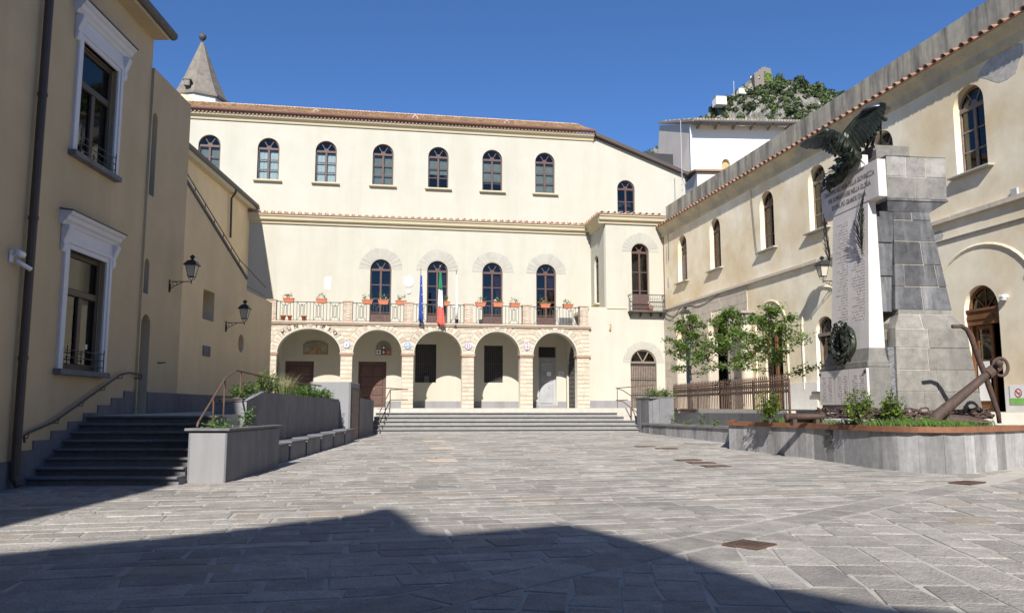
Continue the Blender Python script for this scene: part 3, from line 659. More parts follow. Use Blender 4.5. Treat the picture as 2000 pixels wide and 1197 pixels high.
for k in range(137):
    for j in range(nrow):
        mb.ct = rnd(); x = -18.9+k*.2+ru(-.012, .012); q = j*.39; vs = []
        for d, r, lift in ((0, .09, .045), (.42, .072, .012)):
            for t in range(5):
                a = PI*t/4; nx, nz = r*math.cos(a), r*math.sin(a)+lift; yy = q+d
                vs.append((x+nx, DB-.45+yy*ca-nz*sa, 19.12+yy*sa+nz*ca))
        mb.add(vs, [(t, t+1, t+6, t+5) for t in range(4)]+[(0, 1, 2, 3, 4)])
tag(mb.build('roof_tiles', 'roof_tile', roof, fix=False), kind='stuff')
for k in range(70): 
    o = inst('ridge_tile', LT, roof, (-18.9+k*.39, DB+4.2, 21.2), (0, R_(ru(-2, 2)), R_(-90)))
for x in (-9.05, -2.9, 3.0):
    mb = MB(); y = DB+1.2; z = 19.12+1.65*sa/ca; mb.prism([(x-.16, z), (x+.16, z), (x+.16, z+.16), (x, z+.3), (x-.16, z+.16)], y, y+.6); v = mb.build('roof_vent', 'ledge_tile', roof)
    MB().box(x-.1, x+.1, y-.01, y, z+.02, z+.2).build('vent_opening', 'dark_room', v) if False else None
    MB().prism([(x-.11, z+.03), (x+.11, z+.03), (x+.11, z+.15), (x, z+.24), (x-.11, z+.15)], y-.012, y-.004).build('vent_mouth', 'iron_black', roof)
# lower roof on the right with brown verge
dx, dz = 14.72-8.42, 16.72-19.08; a = math.atan2(dz, dx); Lg = math.hypot(dx, dz)
MB().cbox(((8.42+14.72)/2, DB-.02, (19.08+16.72)/2+.02), (Lg, .5, .2), rot3('Y', -a)).build('verge_board', 'brown_metal', th)
MB().cbox(((8.42+14.72)/2, DB+4.3, (19.08+16.72)/2+.0), (Lg, 8, .12), rot3('Y', -a)).build('lower_roof', 'house_tile', th)
# ================================================================ things fixed to or standing on the town hall
def Fp(x, y, z): return frame_pt(F_LOC, F_ROT, x, y, z)
# flags
def flag(label, x, top, cols, widths, zt, zb, lean=.0):
    r = thing('flag', label, 'flag', Fp(x, -.12, 6.5), F_ROT, 'flags over the middle arch')
    MB().tube([(0, .12, -.2), (lean, -.25, top-6.5)], .018, 6).build('pole', 'iron_grey', r); MB().lathe([(.01, 0), (.035, .04), (.01, .1)], 8, (lean, -.25, top-6.5)).build('finial', 'gold', r)
    br = MB(); br.box(-.05, .05, -.02, .22, -.3, -.12); br.build('holder', 'iron_black', r)
    n = len(cols); H = zt-zb
    for i, m in enumerate(cols):
        mb = MB(); rows = 6; z1, z0 = zt-H*i/n, zt-H*(i+1)/n; nn = 8; vs = []
        for j in range(rows+1):
            z = z1+(z0-z1)*j/rows; t = (zt-z)/H; w = widths[0]+(widths[1]-widths[0])*t
            for k in range(nn+1):
                s = k/nn; vs.append((lean*(1-t)*.8-w*.35+w*s, -.3+.12*t*0+.06*math.sin(s*11+i+t*3)*(.4+t), z-6.5-.12*s*(t+.2)))
        mb.add(vs, [(j*(nn+1)+k, j*(nn+1)+k+1, (j+1)*(nn+1)+k+1, (j+1)*(nn+1)+k) for j in range(rows) for k in range(nn)])
        o = mb.build('flag_cloth', m, r, True, fix=False); sm = o.modifiers.new('solid', 'SOLIDIFY'); sm.thickness = .008
    return r
fb = flag('limp blue flag with gold stars, left of three flags', -2.69, 9.36, ['flag_blue'], (.1, .27), 9.0, 6.42)
for k in range(4): 
    s = MB().lathe([(.035, -.006), (.035, .006)], 5).build('star', 'gold', fb); s.rotation_euler = (PI/2, 0, 0); s.location = (.03+.03*k, -.4, 1.9-.5*k)
flag('green white and red flag hanging over the middle arch', -1.62, 9.5, ['flag_green', 'flag_white', 'flag_red'], (.1, .45), 9.2, 6.3)
flag('furled thin white flag, right of three flags', -.7, 9.33, ['flag_white'], (.05, .13), 9.1, 6.75)
# flower boxes on the railing
FB = [(-9.85, 'first'), (-8.1, 'second'), (-5.6, 'third'), (-4.72, 'fourth'), (-3.75, 'fifth'), (-1.3, 'sixth'), (.75, 'seventh'), (1.75, 'eighth'), (2.72, 'ninth'), (4.5, 'tenth'), (5.85, 'last')]
for i, (x, nm) in enumerate(FB):
    r = thing('flower_box', 'terracotta flower trough on the balcony rail, %s from the left' % nm, 'flower box', Fp(x, .16, 7.38), F_ROT, 'flower troughs along the balcony rail')
    mb = MB(); mb.hexa([(-.24, -.12, 0), (.24, -.12, 0), (.24, .1, 0), (-.24, .1, 0)], [(-.29, -.15, .2), (.29, -.15, .2), (.29, .13, .2), (-.29, .13, .2)]); mb.box(-.31, .31, -.17, .15, .2, .25); mb.build('trough', 'terracotta', r, bevel=.01)
    mb = MB(); pts = [(ru(-.22, .22), ru(-.08, .08), .25+ru(.02, .3)) for _ in range(9)]; leaves(mb, pts, .1, .05, 9, 1.); mb.build('leaves', 'leaf_bush', r, fix=False)
    if i in (3, 7, 9, 0): 
        mb = MB(); leaves(mb, [(ru(-.2, .2), ru(-.1, .06), .3+ru(0, .25)) for _ in range(6)], .07, .02, 5, 1., .9); mb.build('petals', 'petal_red' if i == 0 else 'petal_white', r, fix=False)
for x, lb, sx in ((-10.1, 'brown double flower pot at the left foot of the balcony rail', 1), (-9.75, 'second small pot at the left foot of the balcony rail', .8), (-9.0, 'single small terracotta pot at the foot of the balcony rail', .9)):
    r = thing('flower_pot', lb, 'flower pot', Fp(x, .05, 6.36), F_ROT); MB().lathe([(.09*sx, 0), (.14*sx, .26), (.16*sx, .26), (.16*sx, .31), (.12, .31), (.11, .25)], 12).build('pot', 'terracotta', r, True)
r = thing('flower_pot', 'red potted plant on the small corner balcony', 'flower pot', Fp(10.75, -.2, 7.28), F_ROT); MB().lathe([(.1, 0), (.15, .2), (.17, .24), (.12, .24)], 12).build('pot', 'terracotta', r, True); mb = MB(); leaves(mb, [(0, 0, .32)]*3, .1, .06, 9, 1); mb.build('leaves', 'leaf_bush', r, fix=False)
mb = MB(); leaves(mb, [(0, 0, .36)]*2, .07, .07, 7, 1, .9); mb.build('petals', 'petal_white', r, fix=False)
r = thing('air_conditioner', 'grey slatted air conditioner behind the right balcony rail', 'air conditioner', Fp(5.85, .75, 6.36), F_ROT); MB().box(-.4, .4, -.15, .15, 0, .55).build('case', 'plastic_grey', r, bevel=.02)
for k in range(9): MB().box(-.36, .36, -.165, -.15, .05+k*.055, .085+k*.055).build('slat', 'iron_grey', r)
for x, lb in ((-.62, 'small black lamp box left on the balcony floor'), (.75, 'small black lamp box right on the balcony floor')):
    r = thing('floodlight', lb, 'floodlight', Fp(x, .1, 6.37), F_ROT); MB().box(-.09, .09, -.1, .1, .04, .26).build('housing', 'iron_black', r, bevel=.015); MB().box(-.05, .05, -.03, .03, 0, .05).build('foot', 'iron_black', r)
# medallions on the piers
def medal(x, z, label, kind):
    r = thing('medallion', label, 'emblem', Fp(x, -.03, z), F_ROT, 'round enamel emblems on the portico piers'); 
    d = MB().lathe([(.19, 0), (.19, .03)], 24).build('rim', 'med_blue', r); d.rotation_euler = (PI/2, 0, 0)
    d = MB().lathe([(.145, 0), (.145, .04)], 24).build('field', 'med_white', r); d.rotation_euler = (PI/2, 0, 0)
    def q(n, m, *b): MB().box(*b).build(n, m, r)
    if kind == 0: q('crest', 'ochre', -.06, .06, -.055, -.03, -.1, .05); q('crown', 'brick_red', -.08, .08, -.056, -.03, .05, .1); q('bar', 'med_blue', -.02, .02, -.06, -.03, -.08, .04)
    if kind == 1: q('shield', 'med_blue', -.12, .12, -.05, -.03, -.1, .12); q('tower', 'ochre', -.06, .06, -.06, -.03, -.1, .02); q('horse', 'med_white', -.08, .06, -.062, -.03, .02, .06)
    if kind == 2:
        q('cross_field', 'med_red', -.1, .1, -.05, -.03, -.1, .1); q('cross', 'med_white', -.015, .015, -.06, -.03, -.08, .08); q('cross_arm', 'med_white', -.08, .08, -.061, -.03, -.015, .015)
    if kind == 3: q('cross', 'med_red', -.022, .022, -.055, -.03, -.15, .15); q('cross_arm', 'med_red', -.15, .15, -.056, -.03, -.022, .022)
medal(-6.68, 5.1, 'round blue rimmed emblem with small crest, left of four', 0); medal(-3.34, 5.1, 'round blue rimmed emblem with blue shield, second of four', 1)
medal(.04, 5.1, 'round blue rimmed emblem with red square and white cross', 2); medal(3.4, 5.12, 'round blue rimmed white emblem with red cross', 3)
# mural, mosaic, plaques
r = thing('mural', 'dark arched painting of a hill over the left portico door', 'painting', Fp(-8.54, DB-.03, 4.76), F_ROT)
MB().prism([(-.7, 0), (.7, 0)]+[(.7*math.cos(PI*i/10), .52+.27*math.sin(PI*i/10)) for i in range(11)], 0, .03).build('sky_panel', 'mural', r)
MB().prism([(-.66, .03), (.66, .03), (.66, .15), (.4, .22), (.2, .42), (.05, .48), (-.12, .36), (-.4, .2), (-.66, .16)], -.006, 0).build('hill_panel', 'mural_hill', r)
fr = MB(); fr.ring([(.66, .04), (.66, .5)]+[(.66*math.cos(PI*i/10), .5+.25*math.sin(PI*i/10)) for i in range(1, 10)]+[(-.66, .5), (-.66, .04)], [(.7, 0), (.7, .52)]+[(.71*math.cos(PI*i/10), .52+.28*math.sin(PI*i/10)) for i in range(1, 10)]+[(-.7, .52), (-.7, 0)], -.02, 0); fr.build('frame', 'old_wood', r)
r = thing('mosaic', 'arched stone plaque with small cross emblems over second portico door', 'plaque', Fp(-4.61, DB-.04, 4.77), F_ROT)
MB().prism([(-.46, 0), (.46, 0)]+[(.46*math.cos(PI*i/10), .38+.46*math.sin(PI*i/10)) for i in range(11)], 0, .04).build('panel', 'monument_light', r)
for x, z, m, m2 in ((-.3, .06, 'med_white', 'iron_black'), (0, .06, 'iron_black', 'med_white'), (.28, .06, 'med_red', 'ochre'), (0, .33, 'iron_black', 'med_white')):
    MB().box(x-.12, x+.12, -.012, 0, z, z+.24).build('emblem_field', m, r); MB().box(x-.025, x+.025, -.018, 0, z+.03, z+.21).build('cross', m2, r); MB().box(x-.09, x+.09, -.019, 0, z+.095, z+.145).build('cross_arm', m2, r)
r = thing('plaque', 'white marble tablet on the facade left of the balcony windows', 'plaque', Fp(-7.95, DB-.04, 8.6), F_ROT); MB().box(-.18, .18, 0, .04, 0, .78).build('tablet', 'marble_white', r, bevel=.01)
mb = MB()
for k in range(8): mb.box(-.13, .13-ru(0, .06), -.003, 0, .1+k*.08, .115+k*.08)
mb.build('inscription', 'plastic_grey', r)
r = thing('crest', 'white scalloped stone crest between two balcony windows', 'crest', Fp(-3.19, DB-.05, 8.6), F_ROT)
MB().prism([(-.26, .1), (-.12, 0), (0, -.03), (.12, 0), (.26, .1), (.3, .3), (.24, .5), (.1, .62), (0, .66), (-.1, .62), (-.24, .5), (-.3, .3)], 0, .06).build('shield', 'marble_white', r, bevel=.02); MB().lathe([(.13, 0), (.1, .03)], 14).build('boss', 'marble_white', r).rotation_euler = (PI/2, 0, 0)
r.children[1].location = (0, 0, .32)
r = thing('notice_sign', 'white notice beside the grey door in the right arch', 'sign', Fp(6.2, DB-.03, 3.63), F_ROT); MB().box(-.16, .16, 0, .03, 0, .25).build('board', 'paper', r); MB().box(-.13, .13, -.004, 0, .05, .07).build('line', 'sign_blue', r); MB().box(-.13, .1, -.004, 0, .12, .16).build('line', 'sign_blue', r)
r = thing('letter_box', 'dark metal box under the middle barred window', 'letter box', Fp(-2.05, DB+.0, 3.2), F_ROT); MB().box(-.14, .14, -.1, .05, 0, .36).build('case', 'iron_grey', r, bevel=.01); MB().hexa([(-.15, -.12, .36), (.15, -.12, .36), (.15, .05, .36), (-.15, .05, .36)], [(-.1, -.06, .44), (.1, -.06, .44), (.1, .05, .44), (-.1, .05, .44)]).build('lid', 'iron_grey', r)
r = thing('wall_bracket', 'small ochre metal bracket on the cream wall right of the portico', 'bracket', Fp(8.35, .13, 6.2), F_ROT); MB().tube([(0, 0, .3), (.05, -.08, .25), (0, -.1, .1), (0, 0, 0)], .03, 6).build('arm', 'ochre', r); MB().lathe([(.05, 0), (.07, .08), (.02, .12)], 8, (0, -.06, -.06)).build('cup', 'ochre', r)
# ================================================================ left: yellow building in the shade (frame L: x away from the camera, y into the wall)
def Lp(x, y, z): return frame_pt(L_LOC, L_ROT, x, y, z)
nb_h = thing('shading_house', 'unseen yellow house added behind the left building to shade the stairs', 'building', L_LOC, L_ROT); wall('wall', [(-42, -.3), (-13.25, -.3), (-13.25, 13.7), (-16.5, 13.7), (-21, 10.5), (-42, 10.5)], [], -.42, .4, 'tan_wall_near', nb_h); MB().box(-42, -13.25, .4, 10, -.3, 10.6).build('core', 'tan_wall_near', nb_h)  # added out of view, roofline shaped so its shadow covers the side stairs
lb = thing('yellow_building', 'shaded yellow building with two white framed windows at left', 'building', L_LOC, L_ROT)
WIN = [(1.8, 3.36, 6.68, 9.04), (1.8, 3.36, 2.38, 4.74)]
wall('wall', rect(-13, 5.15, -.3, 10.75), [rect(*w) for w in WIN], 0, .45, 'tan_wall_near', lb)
MB().box(-13, 5.1, 1.6, 1.7, 0, 10.6).build('inner_wall', 'dark_room', lb); MB().box(-13.2, -12.8, 0, 11, -.3, 10.75).build('end_wall', 'tan_wall', lb); MB().box(-13, 5.6, .45, 11, 10.5, 10.7).build('roof', 'house_tile', lb)
for x0, x1, z0, z1 in WIN:
    y = .1; mb = MB(); f = .1; c = (x0+x1)/2; zt = z0+(z1-z0)*.66
    mb.box(x0, x0+f, y, y+.09, z0, z1); mb.box(x1-f, x1, y, y+.09, z0, z1); mb.box(x0+f, x1-f, y, y+.09, z0, z0+.14); mb.box(x0+f, x1-f, y, y+.09, z1-f, z1); mb.box(x0+f, x1-f, y-.02, y+.08, zt-.07, zt+.07); mb.box(c-.075, c+.075, y-.01, y+.08, z0+.14, zt-.07)
    w = mb.build('window', 'dark_window_frame', lb, bevel=.012)
    for a, b, p, q in ((x0+f, c-.075, z0+.14, zt-.07), (c+.075, x1-f, z0+.14, zt-.07), (x0+f, x1-f, zt+.07, z1-f)): MB().box(a, b, y+.04, y+.05, p, q).build('pane', 'glass_dark', w)
    # white moulded surround with console pediment
    s = MB(); s.box(x0-.2, x0-.09, -.06, .1, z0, z1+.1); s.box(x0-.09, x0, -.045, .1, z0, z1+.1); s.box(x1, x1+.09, -.045, .1, z0, z1+.1); s.box(x1+.09, x1+.2, -.07, .1, z0, z1+.1); s.box(x0, x1, -.045, .1, z1, z1+.1); s.box(x0-.2, x1+.2, -.07, .1, z1+.1, z1+.2)
    sw = s.build('window_surround', 'white_trim', lb, bevel=.01)
    MB().box(x0-.2, x1+.2, -.05, .05, z1+.2, z1+.42).build('frieze', 'white_trim', sw)
    MB().prismx([(0, z1+.42), (-.07, z1+.42), (-.1, z1+.48), (-.15, z1+.51), (-.18, z1+.58), (-.23, z1+.61), (-.25, z1+.67), (0, z1+.7)], x0-.42, x1+.36).build('pediment', 'white_trim', sw)
    MB().prismx([(0, z1+.70), (-.28, z1+.67), (-.28, z1+.69), (0, z1+.73)], x0-.44, x1+.38).build('pediment_flashing', 'gutter_grey', sw)
    for xa in (x0-.33, x1+.17):
        MB().prismx([(0, z1+.42), (-.16, z1+.42), (-.17, z1+.35), (-.12, z1+.22), (-.07, z1+.1), (-.09, z1+.04), (-.08, z1-.05), (-.04, z1-.1), (0, z1-.1)], xa, xa+.16).build('console', 'white_trim', sw, bevel=.012)
    MB().box(x0-.28, x1+.2, -.16, .1, z0-.11, z0).build('sill', 'slate', w, bevel=.01)
    rl = MB()
    for k in range(3): rl.tube([(x0, -.08, z0+.1+k*.14), (x1, -.08, z0+.1+k*.14)], .011, 5)
    for k in range(2): rl.tube([(x0+.02+k*(x1-x0-.04), -.1, z0), (x0+.02+k*(x1-x0-.04), -.1, z0+.46)], .012, 5)
    rl.build('guard_rail', 'iron_black', w)
for a, b in ((2.05, 2.13), (3.0, 3.08)): MB().box(a, b, .137, .139, 2.85, 2.95).build('sticker', 'paper', lb)
MB().tube([(-13, -.42, 10.78), (5.3, -.42, 10.78)], .11, 10).build('gutter', 'gutter_grey', lb); MB().hexa([(-13, -.36, 10.62), (5.15, -.36, 10.62), (5.15, .5, 10.62), (-13, .5, 10.62)], [(-13, -.4, 10.76), (5.22, -.4, 10.76), (5.22, .5, 11.0), (-13, .5, 11.0)]).build('eave', 'tan_wall_grey', lb)
MB().tube([(.28, -.13, 10.7), (.28, -.13, .75), (.28, -.13, .45), (.28, -.22, .3)], .075, 10).build('downpipe', 'brown_metal', lb)
for z in (2.5, 5.0, 7.3, 9.6): MB().tube([(.28, -.13, z-.03), (.28, -.13, z+.03)], .088, 10).build('pipe_clamp', 'brown_metal', lb)
# stepped slate dado beside the stairs
for i in range(9):
    a = -.2+i*.6 if i else -13; b = .4+i*.6 if i < 8 else 5.15
    if i < 8: b = min(.4+i*.6, 5.1)
    zt = .72+i*.163; MB().box(a, b-.003, -.025, .0, -.2, zt).build('dado', 'slate', lb)
r = thing('security_camera', 'white security camera on the yellow wall beside the brown downpipe', 'camera', Lp(-.12, 0, 4.2), L_ROT); r.scale = (.78,)*3; MB().box(-.07, .07, -.06, 0, -.1, .18).build('base', 'plastic_white', r, bevel=.02); MB().tube([(0, -.06, .08), (0, -.2, .08)], .04, 8).build('arm', 'plastic_white', r)
MB().tube([(-.1, -.2, .12), (.12, -.22, .09)], .075, 10).build('housing', 'plastic_white', r, True); MB().tube([(.12, -.22, .09), (.135, -.22, .088)], .055, 10).build('lens', 'iron_black', r); MB().tube([(.0, -.14, -.05), (.32, -.3, -.2)], .05, 10).build('lower_housing', 'plastic_white', r, True)
r = thing('wall_handrail', 'dark iron handrail climbing the yellow wall beside the shaded stairs', 'handrail', Lp(.55, 0, 1.15), L_ROT)
P = [(-.02, -.12, -.12), (-.05, -.12, 0), (.1, -.12, .05), (.9, -.12, .22), (3.6, -.12, 1.22), (4.0, -.12, 1.28), (4.65, -.12, 1.27), (4.7, -.12, 1.2), (4.6, -.12, 1.16)]
MB().tube(P, .022, 7).build('rail', 'iron_grey', r)
for x, z in ((.1, .05), (1.1, .3), (2.0, .63), (2.9, .96), (3.7, 1.24), (4.55, 1.27)): MB().tube([(x, 0, z-.1), (x, -.1, z-.1), (x, -.12, z-.01)], .011, 5).build('bracket', 'iron_grey', r)
# middle part with arched slits and door, then the sloping stair wall
tb_ = thing('stair_wing', 'plain shaded wing with sloping stair wall, lamps and round opening', 'building', L_LOC, L_ROT)
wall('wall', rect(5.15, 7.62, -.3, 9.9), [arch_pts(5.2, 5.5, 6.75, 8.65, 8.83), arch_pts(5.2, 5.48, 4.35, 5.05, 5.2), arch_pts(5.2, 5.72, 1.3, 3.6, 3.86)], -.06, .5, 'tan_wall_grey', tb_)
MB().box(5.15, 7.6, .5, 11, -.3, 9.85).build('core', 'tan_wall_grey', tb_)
MB().box(5.18, 5.75, .4, .46, 1.4, 3.9).build('door', 'dark_window_frame', tb_)
wall('stair_wall', [(7.62, -.3), (16.9, -.3), (16.9, 5.62), (13.5, 5.62), (13.5, 5.97), (7.62, 7.75)], [rect(9.43, 10.4, 4.2, 5.07), circ(13.2, 3.78, .3)], 0, .55, 'tan_wall', tb_)
MB().box(7.62, 16.85, .55, .7, -.3, 5.5).build('inner_wall', 'dark_room', tb_); MB().box(16.5, 16.9, .55, 7, -.3, 5.62).build('end_wall', 'tan_wall', tb_); MB().box(7.62, 16.5, .7, 7, 5.2, 5.45).build('stair_landing', 'terrace', tb_)
MB().hexa([(7.62, -.05, 7.76), (13.52, -.05, 5.98), (13.52, .6, 5.98), (7.62, .6, 7.76)], [(7.62, -.05, 7.84), (13.52, -.05, 6.06), (13.52, .6, 6.06), (7.62, .6, 7.84)]).build('coping', 'slate', tb_)
mb = MB(); mb.tube([(7.62, .25, 8.42), (13.5, .25, 6.66), (16.8, .25, 6.2)], .016, 6)
for k in range(7): x = 8.2+k*.88; mb.tube([(x, .25, 7.7-(x-7.62)*.302), (x, .25, 8.42-(x-7.62)*.2995)], .012, 5)
mb.tube([(13.5, .25, 5.9), (16.8, .25, 5.85)], .01, 5); mb.build('stair_railing', 'rust', tb_)
for a, b, y in ((5.74, 7.62, -.085), (7.62, 16.9, -.025)): MB().box(a, b-.003, y, y+.025, 1.2, 2.02).build('dado', 'slate', tb_)
def lantern(label, loc, rotz, arm=.85, sc=1., m='iron_black'):
    """wall lantern: arm points to local -y"""
    r = thing('wall_lantern', label, 'lamp', loc, rotz, 'black wall lanterns'); r.scale = (sc,)*3
    mb = MB(); mb.tube([(0, -.02, -.42), (0, -.02, -.1)], [.05, .06], 8); mb.box(-.06, .06, -.03, 0, -.45, .08); mb.build('wall_plate', m, r)
    mb = MB(); mb.tube([(0, 0, 0), (0, -arm, 0)], .02, 6); mb.tube([(0, -.02, -.32), (0, -.2, -.2), (0, -.5, -.05), (0, -.55, -.02)], .016, 6)
    mb.tube([(0, -.22+.09*math.cos(t*.7), -.1+.09*math.sin(t*.7)) for t in range(10)], .012, 5); mb.tube([(0, -arm, -.1), (0, -arm, .06)], .022, 6); mb.build('arm', m, r)
    c = (0, -arm, 0); mb = MB()
    bx = [(-1, -1), (1, -1), (1, 1), (-1, 1)]
    for x, y in bx: mb.tube([(c[0]+x*.12, c[1]+y*.12, .2), (c[0]+x*.2, c[1]+y*.2, .68)], .013, 4)
    for k in range(4):
        (x, y), (x2, y2) = bx[k], bx[(k+1) % 4]; mb.tube([(x*.12, c[1]+y*.12, .2), (x2*.12, c[1]+y2*.12, .2)], .014, 4); mb.tube([(x*.2, c[1]+y*.2, .68), (x2*.2, c[1]+y2*.2, .68)], .014, 4)
        mb.tube([(x*.11, c[1]+y*.11, .2), (x*.09, c[1]+y*.09, .1), (0, c[1], .05)], .011, 4)
    mb.build('cage', m, r)
    for k in range(4):
        (x, y), (x2, y2) = bx[k], bx[(k+1) % 4]
        MB().add([(x*.115, c[1]+y*.115, .21), (x2*.115, c[1]+y2*.115, .21), (x2*.195, c[1]+y2*.195, .67), (x*.195, c[1]+y*.195, .67)], [(0, 1, 2, 3)]).build('pane', 'lamp_glass', r, fix=False)
    mb = MB(); L = []
    for hw, z in ((.29, .68), (.27, .70), (.2, .8), (.16, .86), (.06, .92)): L += [(x*hw, c[1]+y*hw, z) for x, y in bx]
    mb.add(L, [(i*4+k, i*4+(k+1) % 4, i*4+4+(k+1) % 4, i*4+4+k) for i in range(4) for k in range(4)]+[(3, 2, 1, 0), (16, 17, 18, 19)]); mb.lathe([(.05, 0), (.05, .05), (.1, .1), (.11, .14), (.05, .2), (.02, .22)], 10, (0, c[1], .91)); mb.build('cap', m, r)
    return r
lantern('larger nearer black lantern on the shaded left wall', Lp(6.75, -.06, 4.86), L_ROT, .9, .62)
lantern('smaller farther black lantern on the shaded stair wall', Lp(11.55, 0, 4.3), L_ROT, .9, .64)
r = thing('plaque', 'small dark grey plaque on the shaded left wall', 'plaque', Lp(9.88, -.03, 3.14), L_ROT); MB().box(-.3, .3, 0, .03, 0, .3).build('plate', 'slate', r, bevel=.008); mb = MB()
for k in range(3): mb.box(-.22, .2, -.003, 0, .07+k*.07, .085+k*.07)
mb.build('inscription', 'slate_light', r)
r = thing('door_handle', 'dark curved pull handle on the shaded wall by the small door', 'handle', Lp(6.3, -.06, 2.75), L_ROT); MB().tube([(0, 0, 0), (0, -.1, 0), (.14, -.12, .02)], .018, 6).build('bar', 'iron_black', r)
# rear wing closing the terrace on the left (frame D)
rw = thing('rear_wing', 'shaded cream wing with grey gutter meeting the town hall at left', 'building', D_LOC, D_ROT)
wall('wall', rect(-20, .6, 1, 13.3), [circ(-.9, 8.55, .5)], 0, .5, 'tan_wall', rw); MB().box(-20, .4, 1.0, 6, 1, 13.2).build('core', 'dark_room', rw)
MB().tube([(-20, -.38, 13.52), (.65, -.38, 13.52)], .13, 10).build('gutter', 'gutter_grey', rw); MB().hexa([(-20, -.3, 13.22), (.5, -.3, 13.22), (.5, .5, 13.22), (-20, .5, 13.22)], [(-20, -.36, 13.42), (.5, -.36, 13.42), (.5, .5, 13.7), (-20, .5, 13.7)]).build('eave', 'cream_cornice', rw)
MB().tube([(-4.0, -.36, 13.4), (-4.0, -.36, 13.25), (-3.9, -.12, 12.95), (-3.8, -.12, 10.8)], .06, 8).build('downpipe', 'brown_metal', rw)
# ================================================================ right: long weathered building (frame R: x towards the camera, y into the wall)
def Rp(x, y, z): return frame_pt(R_LOC, R_ROT, x, y, z)
rb = thing('long_building', 'long weathered cream building with arched windows and tiled eave at right', 'building', R_LOC, R_ROT)
RW = [2.92, 7.16, 12.5, 16.56, 20.68, 24.81]; RWW = .62
ah1, ah2 = (1.85, 3.7), (6.0, 8.35)
holes = [arch_pts(c-RWW, c+RWW, 8.65, 10.68, 11.3) for c in RW]+[arch_pts(*ah1, 1.3, 5.4, 6.3), arch_pts(*ah2, 1.3, 5.2, 6.3), arch_pts(16.0, 17.3, 2.3, 4.55, 5.2), arch_pts(24.08, 25.42, 1.5, 4.5, 5.22), rect(11.9, 13.4, 1.6, 5.1)]
wall('wall', rect(.02, 38, .5, 12.1), holes, 0, .5, 'old_plaster', rb)
MB().box(.1, 38, 2.0, 2.1, .5, 12).build('inner_wall', 'dark_room', rb)
MB().box(.02, 38, .25, .7, 12.1, 13.66).build('parapet', 'parapet_grey', rb); MB().box(37.6, 38, .5, 9, .5, 13).build('end_wall', 'old_plaster', rb); MB().box(.0, 38, .7, 9, 12.6, 12.8).build('roof', 'house_tile', rb)
def rwin(c, y, kind):
    x0, x1 = c-RWW, c+RWW
    w = arched_window(rb, c, 2*RWW, 8.65, 10.68, 11.3, y, rows=3, m='old_wood' if kind != 1 else 'brown_paint', gl='glass_dark' if kind else 'glass')
    sill(w, c-.85, c+.85, 8.65, 0, 'fan_stone', .2, .07)
    if kind in (1, 2): 
        cb = MB()
        for k in range(6): cb.box(x0+.06+k*.09, x0+.15+k*.09, y+.14+.015*(k % 2), y+.155+.015*(k % 2), 8.75, 10.6)
        cb.build('curtain', 'curtain', w)
    if kind == 0:
        cb = MB()
        for k in range(6): cb.box(x0+.08+k*.182, x0+.255+k*.182, y-.02, y+.02, 8.72, 10.2)
        cb.build('shutter', 'old_wood', w)
for c, k in zip(RW, (0, 1, 1, 2, 3, 3)): rwin(c, .22, k)
prof2 = [(0, -.55), (-.08, -.5), (-.1, -.3), (-.24, -.16), (-.3, -.06), (-.36, 0), (0, 0)]
MB().prismx([(a, 12.3+b) for a, b in prof2], .02, 38).build('cornice', 'old_cornice', rb)
led = MB().hexa([(.02, -.42, 12.3), (38, -.42, 12.3), (38, .25, 12.3), (.02, .25, 12.3)], [(.02, -.42, 12.33), (38, -.42, 12.33), (38, .25, 12.5), (.02, .25, 12.5)]).build('tiled_eave', 'eave_tile', rb)
ET = half_tile(.6, .11, .09).mesh('eave_tile', True)
for k in range(97): inst('roof_tile', ET, led, (.2+k*.385+ru(-.02, .02), -.455, 12.33), (R_(14), 0, R_(ru(-3, 3))))
mb = MB(); x = .02
while x < 38:
    l = ru(.7, 1.8); mb.box(x, min(x+l, 38)-.004, -.1-ru(0, .03), 0, 7.36, 7.47+ru(0, .03)); x += l
mb.build('string_course', 'mortar_warm', rb)
MB().box(0.02, 38, -.035, 0, 6.75, 6.80).build('cable_run', 'old_cornice', rb) if False else MB().tube([(17.6, -.03, 6.78), (22, -.03, 6.82), (38, -.03, 6.84)], .035, 6).build('conduit', 'fan_stone', rb)
# stone laid bare round the two old archways
def open_half(z, a, b, zs, zc, g=.0):
    h = (b-a)/2
    if z <= zs: return h+g
    q = (z-zs)/(zc-zs+g); return 0 if q >= 1 else (h+g)*math.sqrt(1-q*q)
z = 1.3; row = 0
while z < 7.3:
    h = ru(.4, .52); z1 = min(z+h, 7.34); x = .03
    while x < 10.4:
        l = ru(.6, 1.3); x1 = min(x+l, 10.42); segs = [(x, x1)]
        for (a, b), zs, zc in ((ah1, 5.4, 6.3), (ah2, 5.2, 6.3)):
            c = (a+b)/2; q = max(open_half(z, a, b, zs, zc, .02), open_half(z1, a, b, zs, zc, .02))
            if q > 0: segs = [t for s0, s1 in segs for t in ((s0, min(s1, c-q)), (max(s0, c+q), s1)) if t[1]-t[0] > .06]
        for s0, s1 in segs: MB().box(s0+.006, s1-.006, -.025-ru(0, .014), 0.01, z+.005, z1-.005).build('stone_block', 'exposed_stone', rb)
        x = x1
    z = z1
for a, b in (ah1, ah2): MB().box(a-.01, a+.03, -.01, .5, 1.3, 5.25).build('jamb_stone', 'exposed_stone', rb)
for a, b in (ah1, ah2): MB().box(a+.05, b-.05, 1.0, 1.06, 1.3, 6.4).build('back_wall', 'exposed_stone', rb); d = MB().box((a+b)/2-.1, (a+b)/2+.5, .9, 1.0, 1.4, 3.5).build('door', 'brown_paint', rb)
